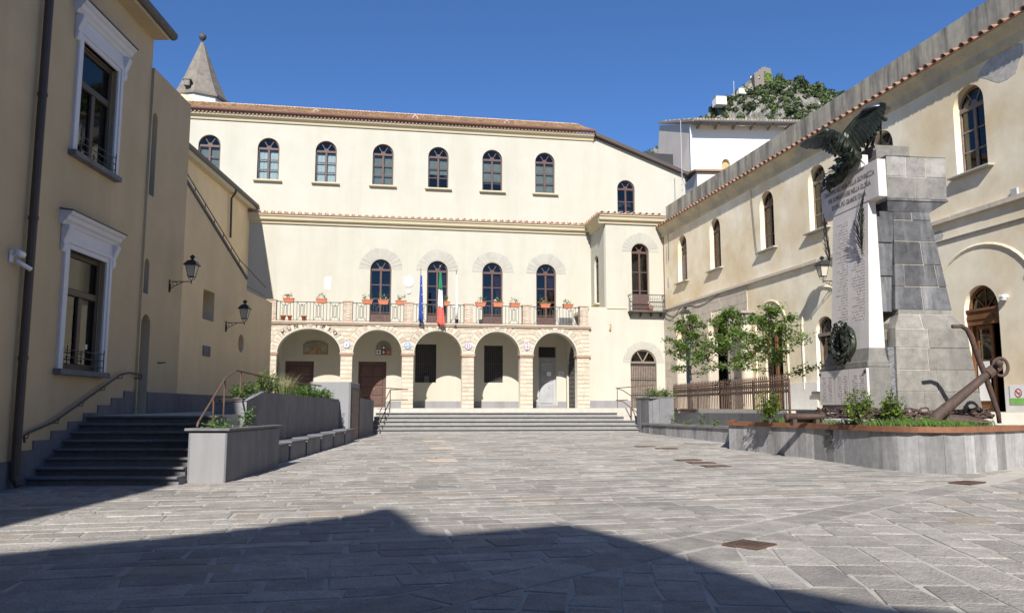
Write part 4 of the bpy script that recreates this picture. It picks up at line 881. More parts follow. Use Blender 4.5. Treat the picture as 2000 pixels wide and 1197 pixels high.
# blind arches
def blank(x0, x1, zs, zc, z0=2.4): 
    p = [(x1, z0)]+head_pts(x0, x1, zs, zc, 20)+[(x0, z0)]; MB().tube([(x, -.0, z) for x, z in p], .05, 6).build('blind_arch', 'old_plaster', rb)
blank(11.1, 13.85, 5.0, 6.33); blank(15.05, 18.25, 4.9, 6.35); blank(22.7, 26.9, 4.6, 6.4)
def half_door(x0, x1, z0, zs, zc, leaf):
    f = .09; mb = MB(); y = .16
    mb.ring([(x1-f, z0)]+head_pts(x0+f, x1-f, zs, zc-f)+[(x0+f, z0)], [(x1, z0)]+head_pts(x0, x1, zs, zc)+[(x0, z0)], y, y+.1)
    mb.box(x0-.03, x1+.03, y-.08, y+.12, zs-.42 if leaf else zs-.1, zs+.02)
    if leaf: mb.box(x0-.05, x1+.05, y-.12, y+.12, zs-.02, zs+.05); mb.box(x0+.02, x1-.3, y-.11, y, zs-.26, zs-.16)
    c = (x0+x1)/2
    for a in (R_(45), R_(90), R_(135)): mb.cbox((c+.36*math.cos(a), y+.05, zs+.05+.32*math.sin(a)), (.62, .045, .045), rot3('Y', -a))
    d = mb.build('doorway', 'door_wood' if leaf else 'old_wood', rb); MB().prism(head_pts(x0+f, x1-f, zs, zc-f), y+.05, y+.06).build('pane', 'glass_dark', d); return d
d = half_door(16.0, 17.3, 2.3, 4.55, 5.2, 0); MB().box(16.55, 17.25, .3, .34, 2.3, 4.4).build('leaf', 'old_wood', d); MB().box(16.15, 16.5, .25, .26, 2.4, 4.4).build('pane', 'glass', d)
d = half_door(24.08, 25.42, 1.4, 4.5, 5.22, 1)
lf = MB(); lf.box(24.2, 24.3, .25, .31, 1.4, 4.06); lf.box(24.75, 24.85, .25, .31, 1.4, 4.06); lf.box(24.3, 24.75, .25, .31, 1.4, 1.9); lf.box(24.3, 24.75, .25, .31, 2.95, 3.06); lf.box(24.3, 24.75, .25, .31, 3.96, 4.06); lf.build('leaf', 'door_wood', d); MB().box(24.3, 24.75, .275, .285, 1.9, 3.96).build('pane', 'glass_dark', d)
r_ = MB().box(24.24, 24.7, .2, .22, 1.85, 3.0).build('notice', 'paper', d)
d = MB().box(11.9, 12.0, .1, .3, 1.6, 5.1).box(13.3, 13.4, .1, .3, 1.6, 5.1).box(12.0, 13.3, .1, .3, 4.95, 5.1).box(12.55, 12.75, .12, .28, 1.6, 4.95).build('doorway', 'door_wood', rb)
for a, b in ((12.0, 12.55), (12.75, 13.3)): MB().box(a, b, .18, .2, 1.7, 4.95).build('pane', 'glass', d)
MB().box(13.45, 15.98, -.03, 0, .6, 2.68).build('dado', 'white_plaster', rb); MB().box(25.45, 38, -.03, 0, .6, 2.25).build('dado', 'white_plaster', rb); MB().box(17.32, 24.05, -.03, 0, .6, 2.5).build('dado', 'white_plaster', rb)
MB().box(15.7, 17.6, -.12, 0, 2.2, 2.3).build('door_step', 'slate', rb)
for pts in ([(.15, 7.25), (1.6, 6.85), (3.5, 7.2), (5.2, 7.02), (7.5, 7.3)], [(.1, 7.0), (1.2, 6.7), (2.6, 7.25)], [(11.2, 11.7), (11.35, 10.2), (11.5, 9.0), (11.62, 8.65)], [(1.0, 12.0), (1.02, 11.2), (1.0, 10.2)]):
    q = smooth_path2(pts); MB().tube([(x, -.05, z) for x, z in q], .014, 5).build('cable', 'iron_grey', rb)
for x, z, a, b in ((26.2, 11.4, .9, .55), (23.2, 7.0, .32, .2), (22.6, 7.12, .16, .12), (.75, 8.9, .16, .45), (.6, 10.6, .14, .7), (14.9, 2.2, .3, .25), (26.6, 5.2, .25, .15), (9.9, 4.0, .2, .5)):
    n = 14; MB().prism([(x+a*ru(.65, 1.1)*math.cos(2*PI*i/n), z+b*ru(.65, 1.1)*math.sin(2*PI*i/n)) for i in range(n)], -.006, .005).build('plaster_patch', 'grey_patch', rb)
# antique column built into the wall
r = thing('old_column', 'old stone column with carved capital against the right building', 'column', Rp(10.75, -.3, 1.45), R_ROT)
MB().lathe([(.34, 0), (.34, .12), (.28, .16), (.29, .3), (.27, 3.9), (.25, 4.0)], 18).build('shaft', 'exposed_stone', r, True)
mb = MB(); mb.lathe([(.27, 4.0), (.3, 4.05), (.28, 4.15), (.36, 4.45), (.42, 4.5)], 16); mb.box(-.44, .44, -.44, .3, 4.5, 4.6)
for k in range(8): a = k*PI/4; mb.tube([(.3*math.cos(a), .3*math.sin(a), 4.08), (.36*math.cos(a), .36*math.sin(a), 4.3), (.45*math.cos(a), .45*math.sin(a), 4.4), (.44*math.cos(a), .44*math.sin(a), 4.34)], .035, 5)
mb.build('capital', 'parapet_grey', r)
lantern('black lantern on the right wall beside the monument inscription', Rp(17.5, 0, 6.45), R_ROT, .6, .85); lantern('dark lantern above the leftmost tree on the bare stone wall', Rp(4.2, 0, 6.1), R_ROT, .5, .9)
r = thing('security_camera', 'small white security camera on the right wall above the dado', 'camera', Rp(25.72, 0, 4.68), R_ROT); MB().lathe([(.09, -.05), (.1, 0), (.06, .05)], 12, (0, -.1, 0)).build('dome', 'plastic_grey', r, True); MB().box(-.08, .1, -.2, 0, .03, .12).build('housing', 'plastic_white', r, bevel=.02)
r = thing('warning_poster', 'white poster with red prohibition ring and green foot at right edge', 'poster', Rp(25.95, -.045, 1.75), R_ROT); MB().box(-.3, .35, 0, .012, 0, .52).build('sheet', 'paper', r); MB().box(-.3, .35, -.004, 0, .0, .16).build('green_band', 'poster_green', r)
rg = MB().ring([(0+.1*math.cos(2*PI*i/20), .3+.1*math.sin(2*PI*i/20)) for i in range(21)], [(.125*math.cos(2*PI*i/20), .3+.125*math.sin(2*PI*i/20)) for i in range(21)], -.006, -.001).build('red_ring', 'med_red', r); MB().cbox((0, -.006, .3), (.21, .006, .025), rot3('Y', .78)).build('red_bar', 'med_red', r); MB().box(-.06, .06, -.004, 0, .29, .31).build('symbol', 'iron_black', r)
r = thing('junction_box', 'small grey box on the string course at the right edge', 'box', Rp(26.37, -.02, 7.5), R_ROT); MB().box(-.12, .12, -.08, 0, 0, .2).build('case', 'plastic_grey', r, bevel=.01)
r = thing('notice_sign', 'small blue notice in the right archway behind the trees', 'sign', Rp(9.0, -.06, 2.6), R_ROT); MB().box(-.14, .14, 0, .03, 0, .5).build('board', 'sign_blue', r); MB().box(-.09, .09, -.004, 0, .3, .4).build('line', 'paper', r)
r = thing('roof_aerial', 'thin lattice aerial mast behind the parapet beside the town hall', 'aerial', Rp(.35, 1.2, 12.8), R_ROT)
MB().tube([(0, 0, 0), (0, 0, 6.2)], .02, 6).build('mast', 'plastic_grey', r)
for k in range(7): MB().tube([(-.18, 0, .8+k*.35), (.18, 0, .8+k*.35)], .015, 4).build('rung', 'plastic_white', r)
MB().tube([(0, 0, 2.6), (.9, .2, .6)], .012, 4).build('stay', 'iron_grey', r)
# ================================================================ left planters, seats and rails
def planter_box(mb, x0, x1, y0, y1, z0, z1): mb.box(x0, x1, y0, y1, z0, z1)
r = thing('end_planter', 'low square stone planter with coping at the foot of the shaded stairs', 'planter', (-5.65, 15.4, .26))
MB().box(-.34, .34, .025, 3.45, -.2, .94).build('core', 'slate', r)
MB().box(-.33, .33, 0, .03, -.1, .925).build('front_slab', 'slate_light', r, bevel=.008); MB().box(-.355, -.325, .0, .03, -.1, .925).build('edge_strip', 'slate', r)
MB().box(.33, .36, .0, 1.75, -.1, .925).build('side_slab', 'slate', r, bevel=.006); MB().box(.33, .36, 1.76, 3.45, -.1, .925).build('side_slab', 'slate', r, bevel=.006); MB().box(-.36, -.33, .035, 3.45, -.2, .925).build('side_slab', 'slate', r)
mb = MB(); mb.box(-.42, .42, -.07, .2, .95, 1.0); mb.box(.2, .42, .2, 3.46, .95, 1.0); mb.box(-.42, -.28, .2, 3.46, .95, 1.0); mb.build('coping', 'slate', r, bevel=.01)
MB().box(-.27, .2, .2, 3.4, .9, .96).build('soil', 'soil', r)
def bush(label, loc, n, rx, ry, h, size, m='leaf_bush', nl=10, extra=None, grp=None, name='bush'):
    r = thing(name, label, 'plant', loc, 0, grp); mb = MB(); st = MB(); pts = []
    for _ in range(n):
        a = ru(0, 2*PI); d = math.sqrt(rnd()); z = h*ru(.25, 1)*(1-.4*d*d); p = (rx*d*math.cos(a), ry*d*math.sin(a), z); pts.append(p)
        if _ % 3 == 0: st.tube([(p[0]*.3, p[1]*.3, 0), (p[0]*.7, p[1]*.7, z*.6), p], [.012, .008, .004], 4)
    leaves(mb, pts, size, size*.8, nl, .9); mb.build('foliage', m, r, fix=False); st.build('stems', 'bark_dark', r)
    return r
bush('low green plants in the square planter at the stair foot', (-5.72, 16.1, 1.2), 26, .22, .6, .22, .07, name='ground_plant')
bush('taller upright herb at the back of the square planter', (-5.6, 17.4, 1.2), 14, .12, .25, .5, .09, name='herb_plant')
# big folded planter wall with wedge front
r = thing('long_planter', 'long dark stone planter with slanted front corner beside the seats', 'planter', (0, 0, 0))
X1, X0 = -6.08, -6.75
def zt(y): return 1.78+(2.02-1.78)*min(1, (y-18.95)/1.25) if y < 20.2 else 2.02-.008*(y-20.2)
mb = MB(); ys = [18.95, 20.2, 22.4, 24.6, 26.8, 29.0]
for a, b in zip(ys, ys[1:]):
    MB().hexa([(X1-.12, a+.003, .3), (X1, a+.003, .3), (X1, b-.003, .3), (X1-.12, b-.003, .3)], [(X1-.12, a+.003, zt(a)), (X1, a+.003, zt(a)), (X1, b-.003, zt(b)), (X1-.12, b-.003, zt(b))]).build('side_slab', 'slate', r)
    MB().hexa([(X0-.1, a, .3), (X0, a, .3), (X0, b, .3), (X0-.1, b, .3)], [(X0-.1, a, zt(a)-.1), (X0, a, zt(a)-.1), (X0, b, zt(b)-.1), (X0-.1, b, zt(b)-.1)]).build('back_slab', 'slate', r)
MB().hexa([(X0-.1, 18.9, .3), (X1, 18.9, .3), (X1, 18.98, .3), (X0-.1, 18.98, .3)], [(X0-.1, 18.9, 1.72), (X1, 18.9, 1.78), (X1, 18.98, 1.79), (X0-.1, 18.98, 1.73)]).build('front_slab', 'slate_light', r)
MB().hexa([(X0-.1, 18.9, 1.725), (X1+.0, 18.9, 1.785), (X1, 20.2, 2.025), (X1-.2, 20.2, 2.025)], [(X0-.1, 18.88, 1.74), (X1+.01, 18.88, 1.80), (X1+.01, 20.2, 2.04), (X1-.2, 20.2, 2.04)]).build('wedge_coping', 'slate_light', r)
MB().box(X0, X1-.12, 19.0, 29.0, 1.0, 1.86).build('soil', 'soil', r)
for x, y, lb, n, rx, ry, h, sz, m in [(-6.42, 19.9, 'bright green spreading herb at the near corner of the long planter', 60, .28, .6, .36, .08, 'leaf_bush'), (-6.45, 21.6, 'dark taller rosemary bush in the long planter', 60, .25, .45, .75, .08, 'leaf_tree'),
        (-6.4, 25.6, 'green bush right of the feathery grass in the long planter', 80, .3, .8, .5, .09, 'leaf_bush'), (-6.38, 27.6, 'low green bush at the far end of the long planter', 60, .3, .8, .42, .09, 'leaf_bush')]:
    bush(lb, (x, y, 1.86), int(n*1.8), rx, ry, h, sz*.85, m)
def feather_grass(label, loc, r0, h, n):
    r = thing('feather_grass', label, 'plant', loc); mb = MB(); grass_tuft(mb, (0, 0, 0), r0, h, n//2, .0035, .95); mb.build('straw_blades', 'leaf_straw', r, fix=False)
    mb = MB(); grass_tuft(mb, (0, 0, 0), r0, h*.62, n, .005, .7); mb.build('green_blades', 'leaf_grass', r, fix=False)
feather_grass('large feathery straw coloured grass in the long planter', (-6.48, 23.4, 1.85), .22, .8, 700)
feather_grass('feathery grass tuft beside the steps rail, left planter', (-6.3, 32.2, 1.7), .35, .6, 300)
# six stone seats in a row
for k in range(6):
    y = 18.98+k*1.66; g = gz(y+.8); r = thing('stone_bench', 'grey stone seat block along the long planter, %s from the camera' % ['first', 'second', 'third', 'fourth', 'fifth', 'sixth'][k], 'seat', (-5.78, y, g), 0, 'stone seat blocks')
    MB().box(-.26, .26+.005*k, .06, 1.56, -.1, .40).build('block', 'slate', r, bevel=.012); MB().box(-.28, .29+.005*k, .03, 1.6, .40, .455).build('seat_slab', 'slate', r, bevel=.012)
# tall pillar with wood door and last planter
r = thing('stone_pillar', 'tall grey stone block with brown panel on its side', 'pillar', (-5.75, 29.1, .5))
MB().box(-1.45, 0, 0, 1.95, -.2, 2.06).build('body', 'slate_light', r, bevel=.015); MB().box(.001, .05, .02, .12, -.2, 2.06).build('corner_strip', 'slate', r); MB().box(.001, .03, .3, 1.75, -.1, 1.8).build('panel', 'old_wood', r)
fr = MB(); fr.box(.001, .05, .2, .3, -.1, 1.86); fr.box(.001, .05, 1.75, 1.85, -.1, 1.86); fr.box(.001, .05, .3, 1.75, 1.8, 1.86); fr.build('panel_frame', 'iron_grey', r)
r = thing('steps_planter', 'dark stone planter between the pillar and the broad steps', 'planter', (-5.78, 31.1, .5))
for a, b in ((0, 1.1), (1.1, 2.2), (2.2, 3.3)): MB().box(-.1, 0, a+.004, b-.004, -.2, 1.52-.02*a).build('side_slab', 'slate', r)
MB().box(-1.2, -.1, .05, 3.3, -.2, 1.3).build('soil', 'soil', r); MB().box(-1.2, 0, 3.3, 3.4, -.2, 1.45).build('end_slab', 'slate', r)
# handrails
def rail(label, pts, posts, m='rust_rail', name='handrail', r=.021):
    t = thing(name, label, 'handrail', pts[0]); o = Vector(pts[0])
    MB().tube([Vector(p)-o for p in pts], r, 7).build('rail', m, t)
    for p, zb in posts: MB().tube([Vector(p)-o, Vector((p[0], p[1], zb))-o], r*.9, 6).build('post', m, t)
    return t
rail('rusty handrail rising past the square planter along the left landing', [(-6.05, 15.9, 1.27), (-6.05, 15.95, 1.36), (-6.2, 17.75, 2.26), (-6.35, 18.9, 2.5), (-6.6, 21.6, 2.47), (-6.7, 25.2, 2.42), (-6.7, 28.9, 2.42)], [((-6.15, 17.0, 1.9), 1.25), ((-6.2, 17.75, 2.26), 1.4), ((-6.4, 19.4, 2.5), 1.5), ((-6.6, 21.6, 2.47), 1.55), ((-6.7, 25.2, 2.42), 1.6), ((-6.7, 28.0, 2.42), 1.6)])
for s, lb in ((0, 'upper bar of'),):
    rail('rusty two bar handrail at the left of the broad steps', [(-5.5, 34.4, 1.5), (-5.35, 36.2, 2.45), (-4.6, 36.4, 2.47), (-5.9, 36.6, 2.55)], [((-5.5, 34.4, 1.5), .6), ((-5.42, 35.3, 1.98), .9), ((-5.35, 36.2, 2.45), 1.6)])
    rail('lower rusty bar of the left handrail of the broad steps', [(-5.5, 34.45, 1.05), (-5.35, 36.25, 2.0), (-4.6, 36.45, 2.02)], [])
rail('rusty curved handrail at the right of the broad steps', [(6.6, 38.3, 2.72), (4.75, 37.6, 2.55), (5.0, 37.2, 2.45), (5.45, 36.3, 2.05), (5.62, 35.6, 1.55), (5.62, 35.5, 1.5)], [((5.62, 35.55, 1.52), .62), ((5.3, 36.6, 2.2), 1.2), ((4.8, 37.55, 2.5), 1.65)])
rail('lower bar of the curved right handrail of the broad steps', [(5.3, 37.7, 2.02), (4.75, 37.6, 2.0), (5.0, 37.2, 1.95), (5.45, 36.3, 1.5), (5.62, 35.6, 1.02)], [])

# ================================================================ right planters
def slab_wall(parent, path, z0f, z1, w0, w1, m, name='slab', th_=.05):
    """vertical slabs side by side along a plan path"""
    P = [Vector(p) for p in path]; seg = [(P[i+1]-P[i]).length for i in range(len(P)-1)]; tot = sum(seg)
    def at(s):
        for i, l in enumerate(seg):
            if s <= l or i == len(seg)-1: d = (P[i+1]-P[i]).normalized(); return P[i]+d*s, d
            s -= l
    s = 0
    while s < tot-.02:
        w = min(ru(w0, w1), tot-s)
        if tot-s-w < .12: w = tot-s
        a, _ = at(s+.004); b, _ = at(s+w-.004); d = (b-a).normalized(); n = Vector((d.y, -d.x)); o = ru(0, .008)
        q = [a+n*o, b+n*o, b-n*th_, a-n*th_]
        MB().hexa([(p.x, p.y, z0f(p.y)-.15) for p in q], [(p.x, p.y, z1) for p in q]).build(name, m, parent); s += w
def smooth_path(pts, n=8):
    P = [Vector((p[0], p[1], 0)) for p in pts]; out = []
    for i in range(len(P)-1):
        a, b, c, d = P[max(i-1, 0)], P[i], P[i+1], P[min(i+2, len(P)-1)]
        for k in range(n):
            t = k/n; q = .5*((2*b)+(-a+c)*t+(2*a-5*b+4*c-d)*t*t+(-a+3*b-3*c+d)*t**3); out.append((q.x, q.y))
    out.append((P[-1].x, P[-1].y)); return out
edge = [(6.5, 24.8), (6.95, 23.6), (7.3, 22.3), (7.66, 20.9), (7.85, 19.4), (8.05, 18.2), (8.5, 17.25), (9.2, 17.1), (10.0, 17.6), (11.0, 18.35), (12.6, 19.6), (14.5, 21.0)]
path = smooth_path(edge, 6)
r = thing('monument_planter', 'curved slab clad planter with rusty steel rim round the monument', 'planter', (0, 0, 0))
slab_wall(r, path, gz, 1.15, .32, .62, 'slab'); slab_wall(r, [(7.6, 28.5), (6.5, 24.8)], gz, 1.15, .5, .7, 'slab')
def ribbon(path, w, z0, z1, out=.05):
    mb = MB(); n = len(path); L = []
    for i, p in enumerate(path):
        a, b = Vector(path[max(i-1, 0)]), Vector(path[min(i+1, n-1)]); d = (b-a).normalized(); nn = Vector((d.y, -d.x)); P = Vector(p); o, q = P+nn*out, P-nn*(w-out)
        L += [(o.x, o.y, z0), (o.x, o.y, z1), (q.x, q.y, z1), (q.x, q.y, z0)]
    mb.add(L, [(i*4+k, i*4+(k+1) % 4, i*4+4+(k+1) % 4, i*4+4+k) for i in range(n-1) for k in range(4)]+[(0, 1, 2, 3), (n*4-1, n*4-2, n*4-3, n*4-4)]); return mb
ribbon([(7.65, 28.4), (6.72, 25.4)]+path, .14, 1.13, 1.25, .07).build('steel_rim', 'corten', r)
inner = []
for i, p in enumerate(path):
    d_ = (Vector(path[min(i+1, len(path)-1)])-Vector(path[max(i-1, 0)])).normalized(); inner.append((p[0]-d_.y*.06, p[1]+d_.x*.06))
MB().prismz(inner+[(16, 21.0), (15, 29), (7.9, 29)], .2, 1.2).build('soil', 'soil', r)
b_ = MB().box(-.13, .13, -.02, 0, 0, .3).build('vent_plate', 'iron_grey', r); b_.location = (7.735, 20.2, .8); b_.rotation_euler = (0, 0, R_(-79))
# grass of the planter
def in_podium(x, y, k=1.):
    c, s = math.cos(M_ROT), math.sin(M_ROT); dx, dy = x-M_LOC[0], y-M_LOC[1]; u, v = dx*c+dy*s-1.05, -dx*s+dy*c-.95; return (abs(u)/1.95/k)**3+(abs(v)/1.8/k)**3 < 1
mb = MB()
for _ in range(9000):
    k = random.choice(range(6, len(path)-14)); t = rnd(); p = (path[k][0]+(path[k+1][0]-path[k][0])*t, path[k][1]+(path[k+1][1]-path[k][1])*t); d = Vector((path[k+1][0]-path[k][0], path[k+1][1]-path[k][1])).normalized(); dist = .12+2.2*rnd()**1.3
    x, y = p[0]-d.y*dist, p[1]+d.x*dist
    if in_podium(x, y): continue
    h = ru(.06, .17)*(1.3 if rnd() < .2 else 1); a = ru(0, 2*PI); lx, ly = math.cos(a)*h*.5, math.sin(a)*h*.5; w = .007; mb.ct = rnd(); zz = 1.2+.05*min(1, dist)
    mb.add([(x-w, y, zz), (x+w, y, zz), (x+lx*.4+w, y+ly*.4, zz+h*.6), (x+lx, y+ly, zz+h)], [(0, 1, 2, 3)])
tag(mb.build('grass', 'leaf_grass', None, fix=False), 'short green grass growing in the monument planter', 'grass', kind='stuff')
# low planter next to the broad steps, retaining wall and tall corner planter
r = thing('low_planter', 'low grey stone planter between the broad steps and the monument planter', 'planter', (0, 0, 0))
slab_wall(r, [(5.55, 35.3), (7.0, 27.9), (7.05, 27.0)][::1], gz, .95, .9, 1.4, 'slab_dark', 'slab', .06) if False else None
lp = [(5.58, 35.25), (6.0, 33.2), (6.6, 30.7), (7.2, 28.2), (7.4, 27.2)]
slab_wall(r, lp, gz, .96, 1.0, 1.5, 'slab'); ribbon(lp, .5, .95, 1.03, .06).build('coping', 'slate_step', r)
MB().prismz([(5.8, 35.3), (6.2, 33.2), (6.8, 30.7), (7.4, 28.2), (7.6, 26), (9.2, 26), (7.6, 36)], .3, .98).build('soil', 'joint', r)
r = thing('retaining_wall', 'smooth grey retaining wall under the rusty fence', 'wall', (0, 0, 0))
MB().hexa([(6.95, 36.6, .5), (7.15, 36.6, .5), (8.75, 25.2, .5), (8.5, 25.2, .5)], [(6.95, 36.6, 1.44), (7.15, 36.6, 1.44), (8.75, 25.2, 1.48), (8.5, 25.2, 1.48)]).build('wall_body', 'slab_dark', r)
r = thing('corner_planter', 'tall slab clad planter beside the right end of the broad steps', 'planter', (0, 0, 0))
slab_wall(r, [(5.45, 36.1), (5.75, 34.3), (6.75, 34.2), (6.9, 35.9)], gz, 2.06, .5, .62, 'slab_dark'); ribbon([(5.45, 36.1), (5.75, 34.3), (6.75, 34.2), (6.9, 35.9)], .2, 2.05, 2.1, .03).build('coping', 'slate', r)
MB().prismz([(5.6, 36.5), (5.85, 34.4), (6.65, 34.3), (6.8, 36.5)], .5, 2.0).build('soil', 'soil', r)
bush('leafy green plants at the left of the tall corner planter', (5.95, 34.9, 2.0), 40, .3, .3, .45, .1); bush('leafy plants at the right of the tall corner planter', (6.55, 34.8, 2.0), 40, .3, .3, .45, .1)
feather_grass('pale feathery grass in the tall corner planter', (6.25, 34.75, 2.0), .2, .65, 160)
for i, (x, y, h, lb) in enumerate([(6.35, 32.6, .5, 'thin weed with spiky leaves at the left end of the low planter'), (6.9, 29.9, .42, 'small leafy weed in the middle of the low planter'), (7.1, 28.9, .3, 'small leafy weed near the steel rim in the low planter'), (6.65, 31.2, .18, 'tiny green weed in the low planter gravel')]):
    bush(lb, (x, y, .98), 14, .14, .14, h, .09, 'leaf_grass', 6, name='weed')
# iron fence
r = thing('iron_fence', 'rusty wrought iron fence with spear tips in front of the trees', 'fence', (7.22, 36.8, 1.46), math.atan2(25.9-36.8, 8.74-7.22))
FLn = math.hypot(25.9-36.8, 8.74-7.22); n = 66
sp = MB(); sp.tube([(0, 0, 0), (0, 0, .95)], .02, 5); sp.lathe([(.012, .93), (.045, .98), (.016, 1.02), (.042, 1.06), (.04, 1.1), (.012, 1.12)], 6); sp.lathe([(.01, 1.1), (.036, 1.15), (.004, 1.27)], 4); spm = sp.mesh('rust_fence')
for k in range(n): inst('picket', spm, r, (FLn*(k+.5)/n, 0, 0))
for z, h in ((.1, .05), (.70, .05), (.92, .04)): MB().box(0, FLn, -.015, .015, z-h/2, z+h/2).build('cross_rail', 'rust_fence', r)
mb = MB()
for k in range(n):
    x = FLn*k/n; mb.ring([(x+.045*math.cos(2*PI*i/8), .81+.06*math.sin(2*PI*i/8)) for i in range(9)], [(x+.07*math.cos(2*PI*i/8), .81+.085*math.sin(2*PI*i/8)) for i in range(9)], -.01, .01)
mb.build('scroll_band', 'rust_fence', r)
for x in (.03, FLn*.27, FLn*.5, FLn*.76, FLn-.05): MB().box(x-.03, x+.03, -.03, .03, -.25, 1.12).build('post', 'rust_fence', r)
# young trees behind the fence
def tree(label, base, h0, h, rx, seed):
    random.seed(seed); r = thing('young_tree', label, 'tree', base, 0, 'young trees behind the iron fence'); tr = MB(); cr = MB(); pts = []
    tr.tube([(0, 0, -.1), (.02, .01, h0*.5), (-.02, .02, h0), (.03, 0, h0+(h-h0)*.5), (0, 0, h*.95)], [.055, .048, .042, .028, .008], 8)
    nb_ = 17
    for k in range(nb_):
        t = k/(nb_-1); z = h0*.9+(h-h0*1.05)*t; a = k*2.4+ru(-.3, .3); L = rx*(1-.62*t)*ru(.75, 1.25); rise = L*ru(.1, .55)
        e = Vector((math.cos(a)*L, math.sin(a)*L, z+rise)); m_ = Vector((math.cos(a)*L*.5, math.sin(a)*L*.5, z+rise*.3)); tr.tube([(0, 0, z), m_, e], [.018, .012, .004], 5)
        for s in range(7):
            u = .3+.7*s/6; q = m_.lerp(e, (u-.5)*2) if u > .5 else Vector((0, 0, z)).lerp(m_, u*2); pts.append(q+Vector((ru(-.18, .18), ru(-.18, .18), ru(-.08, .1))))
            if s > 2: pts.append(q+Vector((ru(-.3, .3), ru(-.3, .3), ru(-.06, .12))))
    leaves(cr, pts, .12, .11, 27, .6, .62); tr.build('trunk', 'bark', r, True); cr.build('crown', 'leaf_tree', r, fix=False)
tree('young green tree nearest the town hall corner, left of three', (8.1, 37.2, 1.6), 1.75, 4.35, 1.2, 3); tree('young green tree in the middle of three behind the fence', (8.8, 33.2, 1.6), 1.75, 4.1, 1.2, 5); tree('young green tree nearest the monument, right of three', (9.3, 29.5, 1.55), 1.4, 3.7, 1.4, 8)
random.seed(11)
def shrub(label, loc, h, rx, n):
    r = thing('shrub', label, 'shrub', loc, 0, 'bright shrubs in the monument planter'); st = MB(); mb = MB(); pts = []
    for k in range(n):
        a = k*2.4; L = rx*ru(.3, 1); z = h*ru(.45, 1)*(1-.25*(L/rx)**2); e = Vector((math.cos(a)*L, math.sin(a)*L, z)); st.tube([(0, 0, 0), (e.x*.4, e.y*.4, z*.5), e], [.012, .009, .004], 5)
        for s in range(5): pts.append(e*(.55+.45*s/4)+Vector((ru(-.04, .04), ru(-.04, .04), ru(-.03, .03))))
    leaves(mb, pts, .085, .045, 9, 1., .5); st.build('stems', 'bark_dark', r); mb.build('foliage', 'leaf_shrub', r, fix=False)
shrub('tall bright green shrub at the left corner of the monument planter', (6.95, 22.3, 1.22), .95, .36, 24); shrub('bright green shrub left before the monument name panel', (7.95, 18.95, 1.22), .9, .34, 20); shrub('bright green shrub right, at the monument corner', (8.6, 18.7, 1.22), .8, .3, 22)
# ================================================================ war memorial (frame M: x right, y away; inscription faces -x)
def Mp(x, y, z): return frame_pt(M_LOC, M_ROT, x, y, z)
mo = thing('war_memorial', 'tall dark stone memorial pillar with pale marble name slab', 'monument', M_LOC, M_ROT)
def sq(k, n=40): return [(1.05+1.95*k*math.copysign(abs(math.cos(2*PI*i/n))**(2/3), math.cos(2*PI*i/n)), .95+1.8*k*math.copysign(abs(math.sin(2*PI*i/n))**(2/3), math.sin(2*PI*i/n))) for i in range(n)]
MB().prismz(sq(1.), 1.0, 1.38).build('podium', 'concrete', mo, bevel=.03)
MB().prismz(sq(.88), 1.3, 1.52).build('upper_podium', 'concrete', mo, bevel=.03)
CY = .95
def taper(z, zs):                       # (z, x0, x1, y0, y1) table interpolation
    for a, b in zip(zs, zs[1:]):
        if a[0] <= z <= b[0]:
            t = (z-a[0])/(b[0]-a[0]); return [a[k]+(b[k]-a[k])*t for k in range(1, 5)]
    return list((zs[-1] if z > zs[-1][0] else zs[0])[1:])
def block_course(z0, z1, tab, cuts, m, core=.34):
    """one course of blocks: faces to the camera, right and back built of single stones round a core"""
    A, B = taper(z0, tab), taper(z1, tab); g = .005; pr = lambda: ru(-.006, .01)
    MB().hexa([(A[0]+.02, A[2]+.015, z0), (A[1]-.015, A[2]+.015, z0), (A[1]-.015, A[3]-.015, z0), (A[0]+.02, A[3]-.015, z0)], [(B[0]+.02, B[2]+.015, z1), (B[1]-.015, B[2]+.015, z1), (B[1]-.015, B[3]-.015, z1), (B[0]+.02, B[3]-.015, z1)]).build('mortar_core', 'mortar_warm', mo)
    def q(T, u, v, d):                  # u along x 0..1, depth d from the near face
        return (T[0]+(T[1]-T[0])*u, T[2]+d)
    for u0, u1 in zip(cuts, cuts[1:]):
        p = pr(); b = []; t = []
        for T, L, z in ((A, b, z0+g), (B, t, z1-g)):
            w = T[1]-T[0]; xa, xb = T[0]+w*u0+g, T[0]+w*u1-g; L += [(xa, T[2]-p, z), (xb, T[2]-p, z), (xb, T[2]+core, z), (xa, T[2]+core, z)]
        MB().hexa(b, t).build('stone_block', m, mo, bevel=.01)
    for v0, v1 in ((0, .45), (.45, 1)):
        p = pr(); b = []; t = []
        for T, L, z in ((A, b, z0+g), (B, t, z1-g)):
            ya, yb = T[2]+core+(T[3]-T[2]-core)*v0+g, T[2]+core+(T[3]-T[2]-core)*v1-g; L += [(T[0]+.02, ya, z), (T[1]+p, ya, z), (T[1]+p, yb, z), (T[0]+.02, yb, z)]
        MB().hexa(b, t).build('stone_block', m, mo, bevel=.01)
BASE = [(1.5, .25, 2.46, -.33, 2.23), (3.55, .35, 2.22, -.25, 2.15)]
for z0, z1, cu in ((1.5, 2.02, (0, .32, .72, 1)), (2.02, 2.55, (0, .5, 1)), (2.55, 3.08, (0, .42, 1)), (3.08, 3.55, (0, .45, 1))): block_course(z0, z1, BASE, cu, 'monument_light')
block_course(3.55, 3.92, [(3.55, .35, 2.22, -.25, 2.15), (3.92, .55, 1.96, -.1, 2.0)], (0, .4, 1), 'monument_light')
MB().box(.56, 1.95, -.08, 1.98, 3.92, 4.04).build('neck', 'monument_stone', mo)
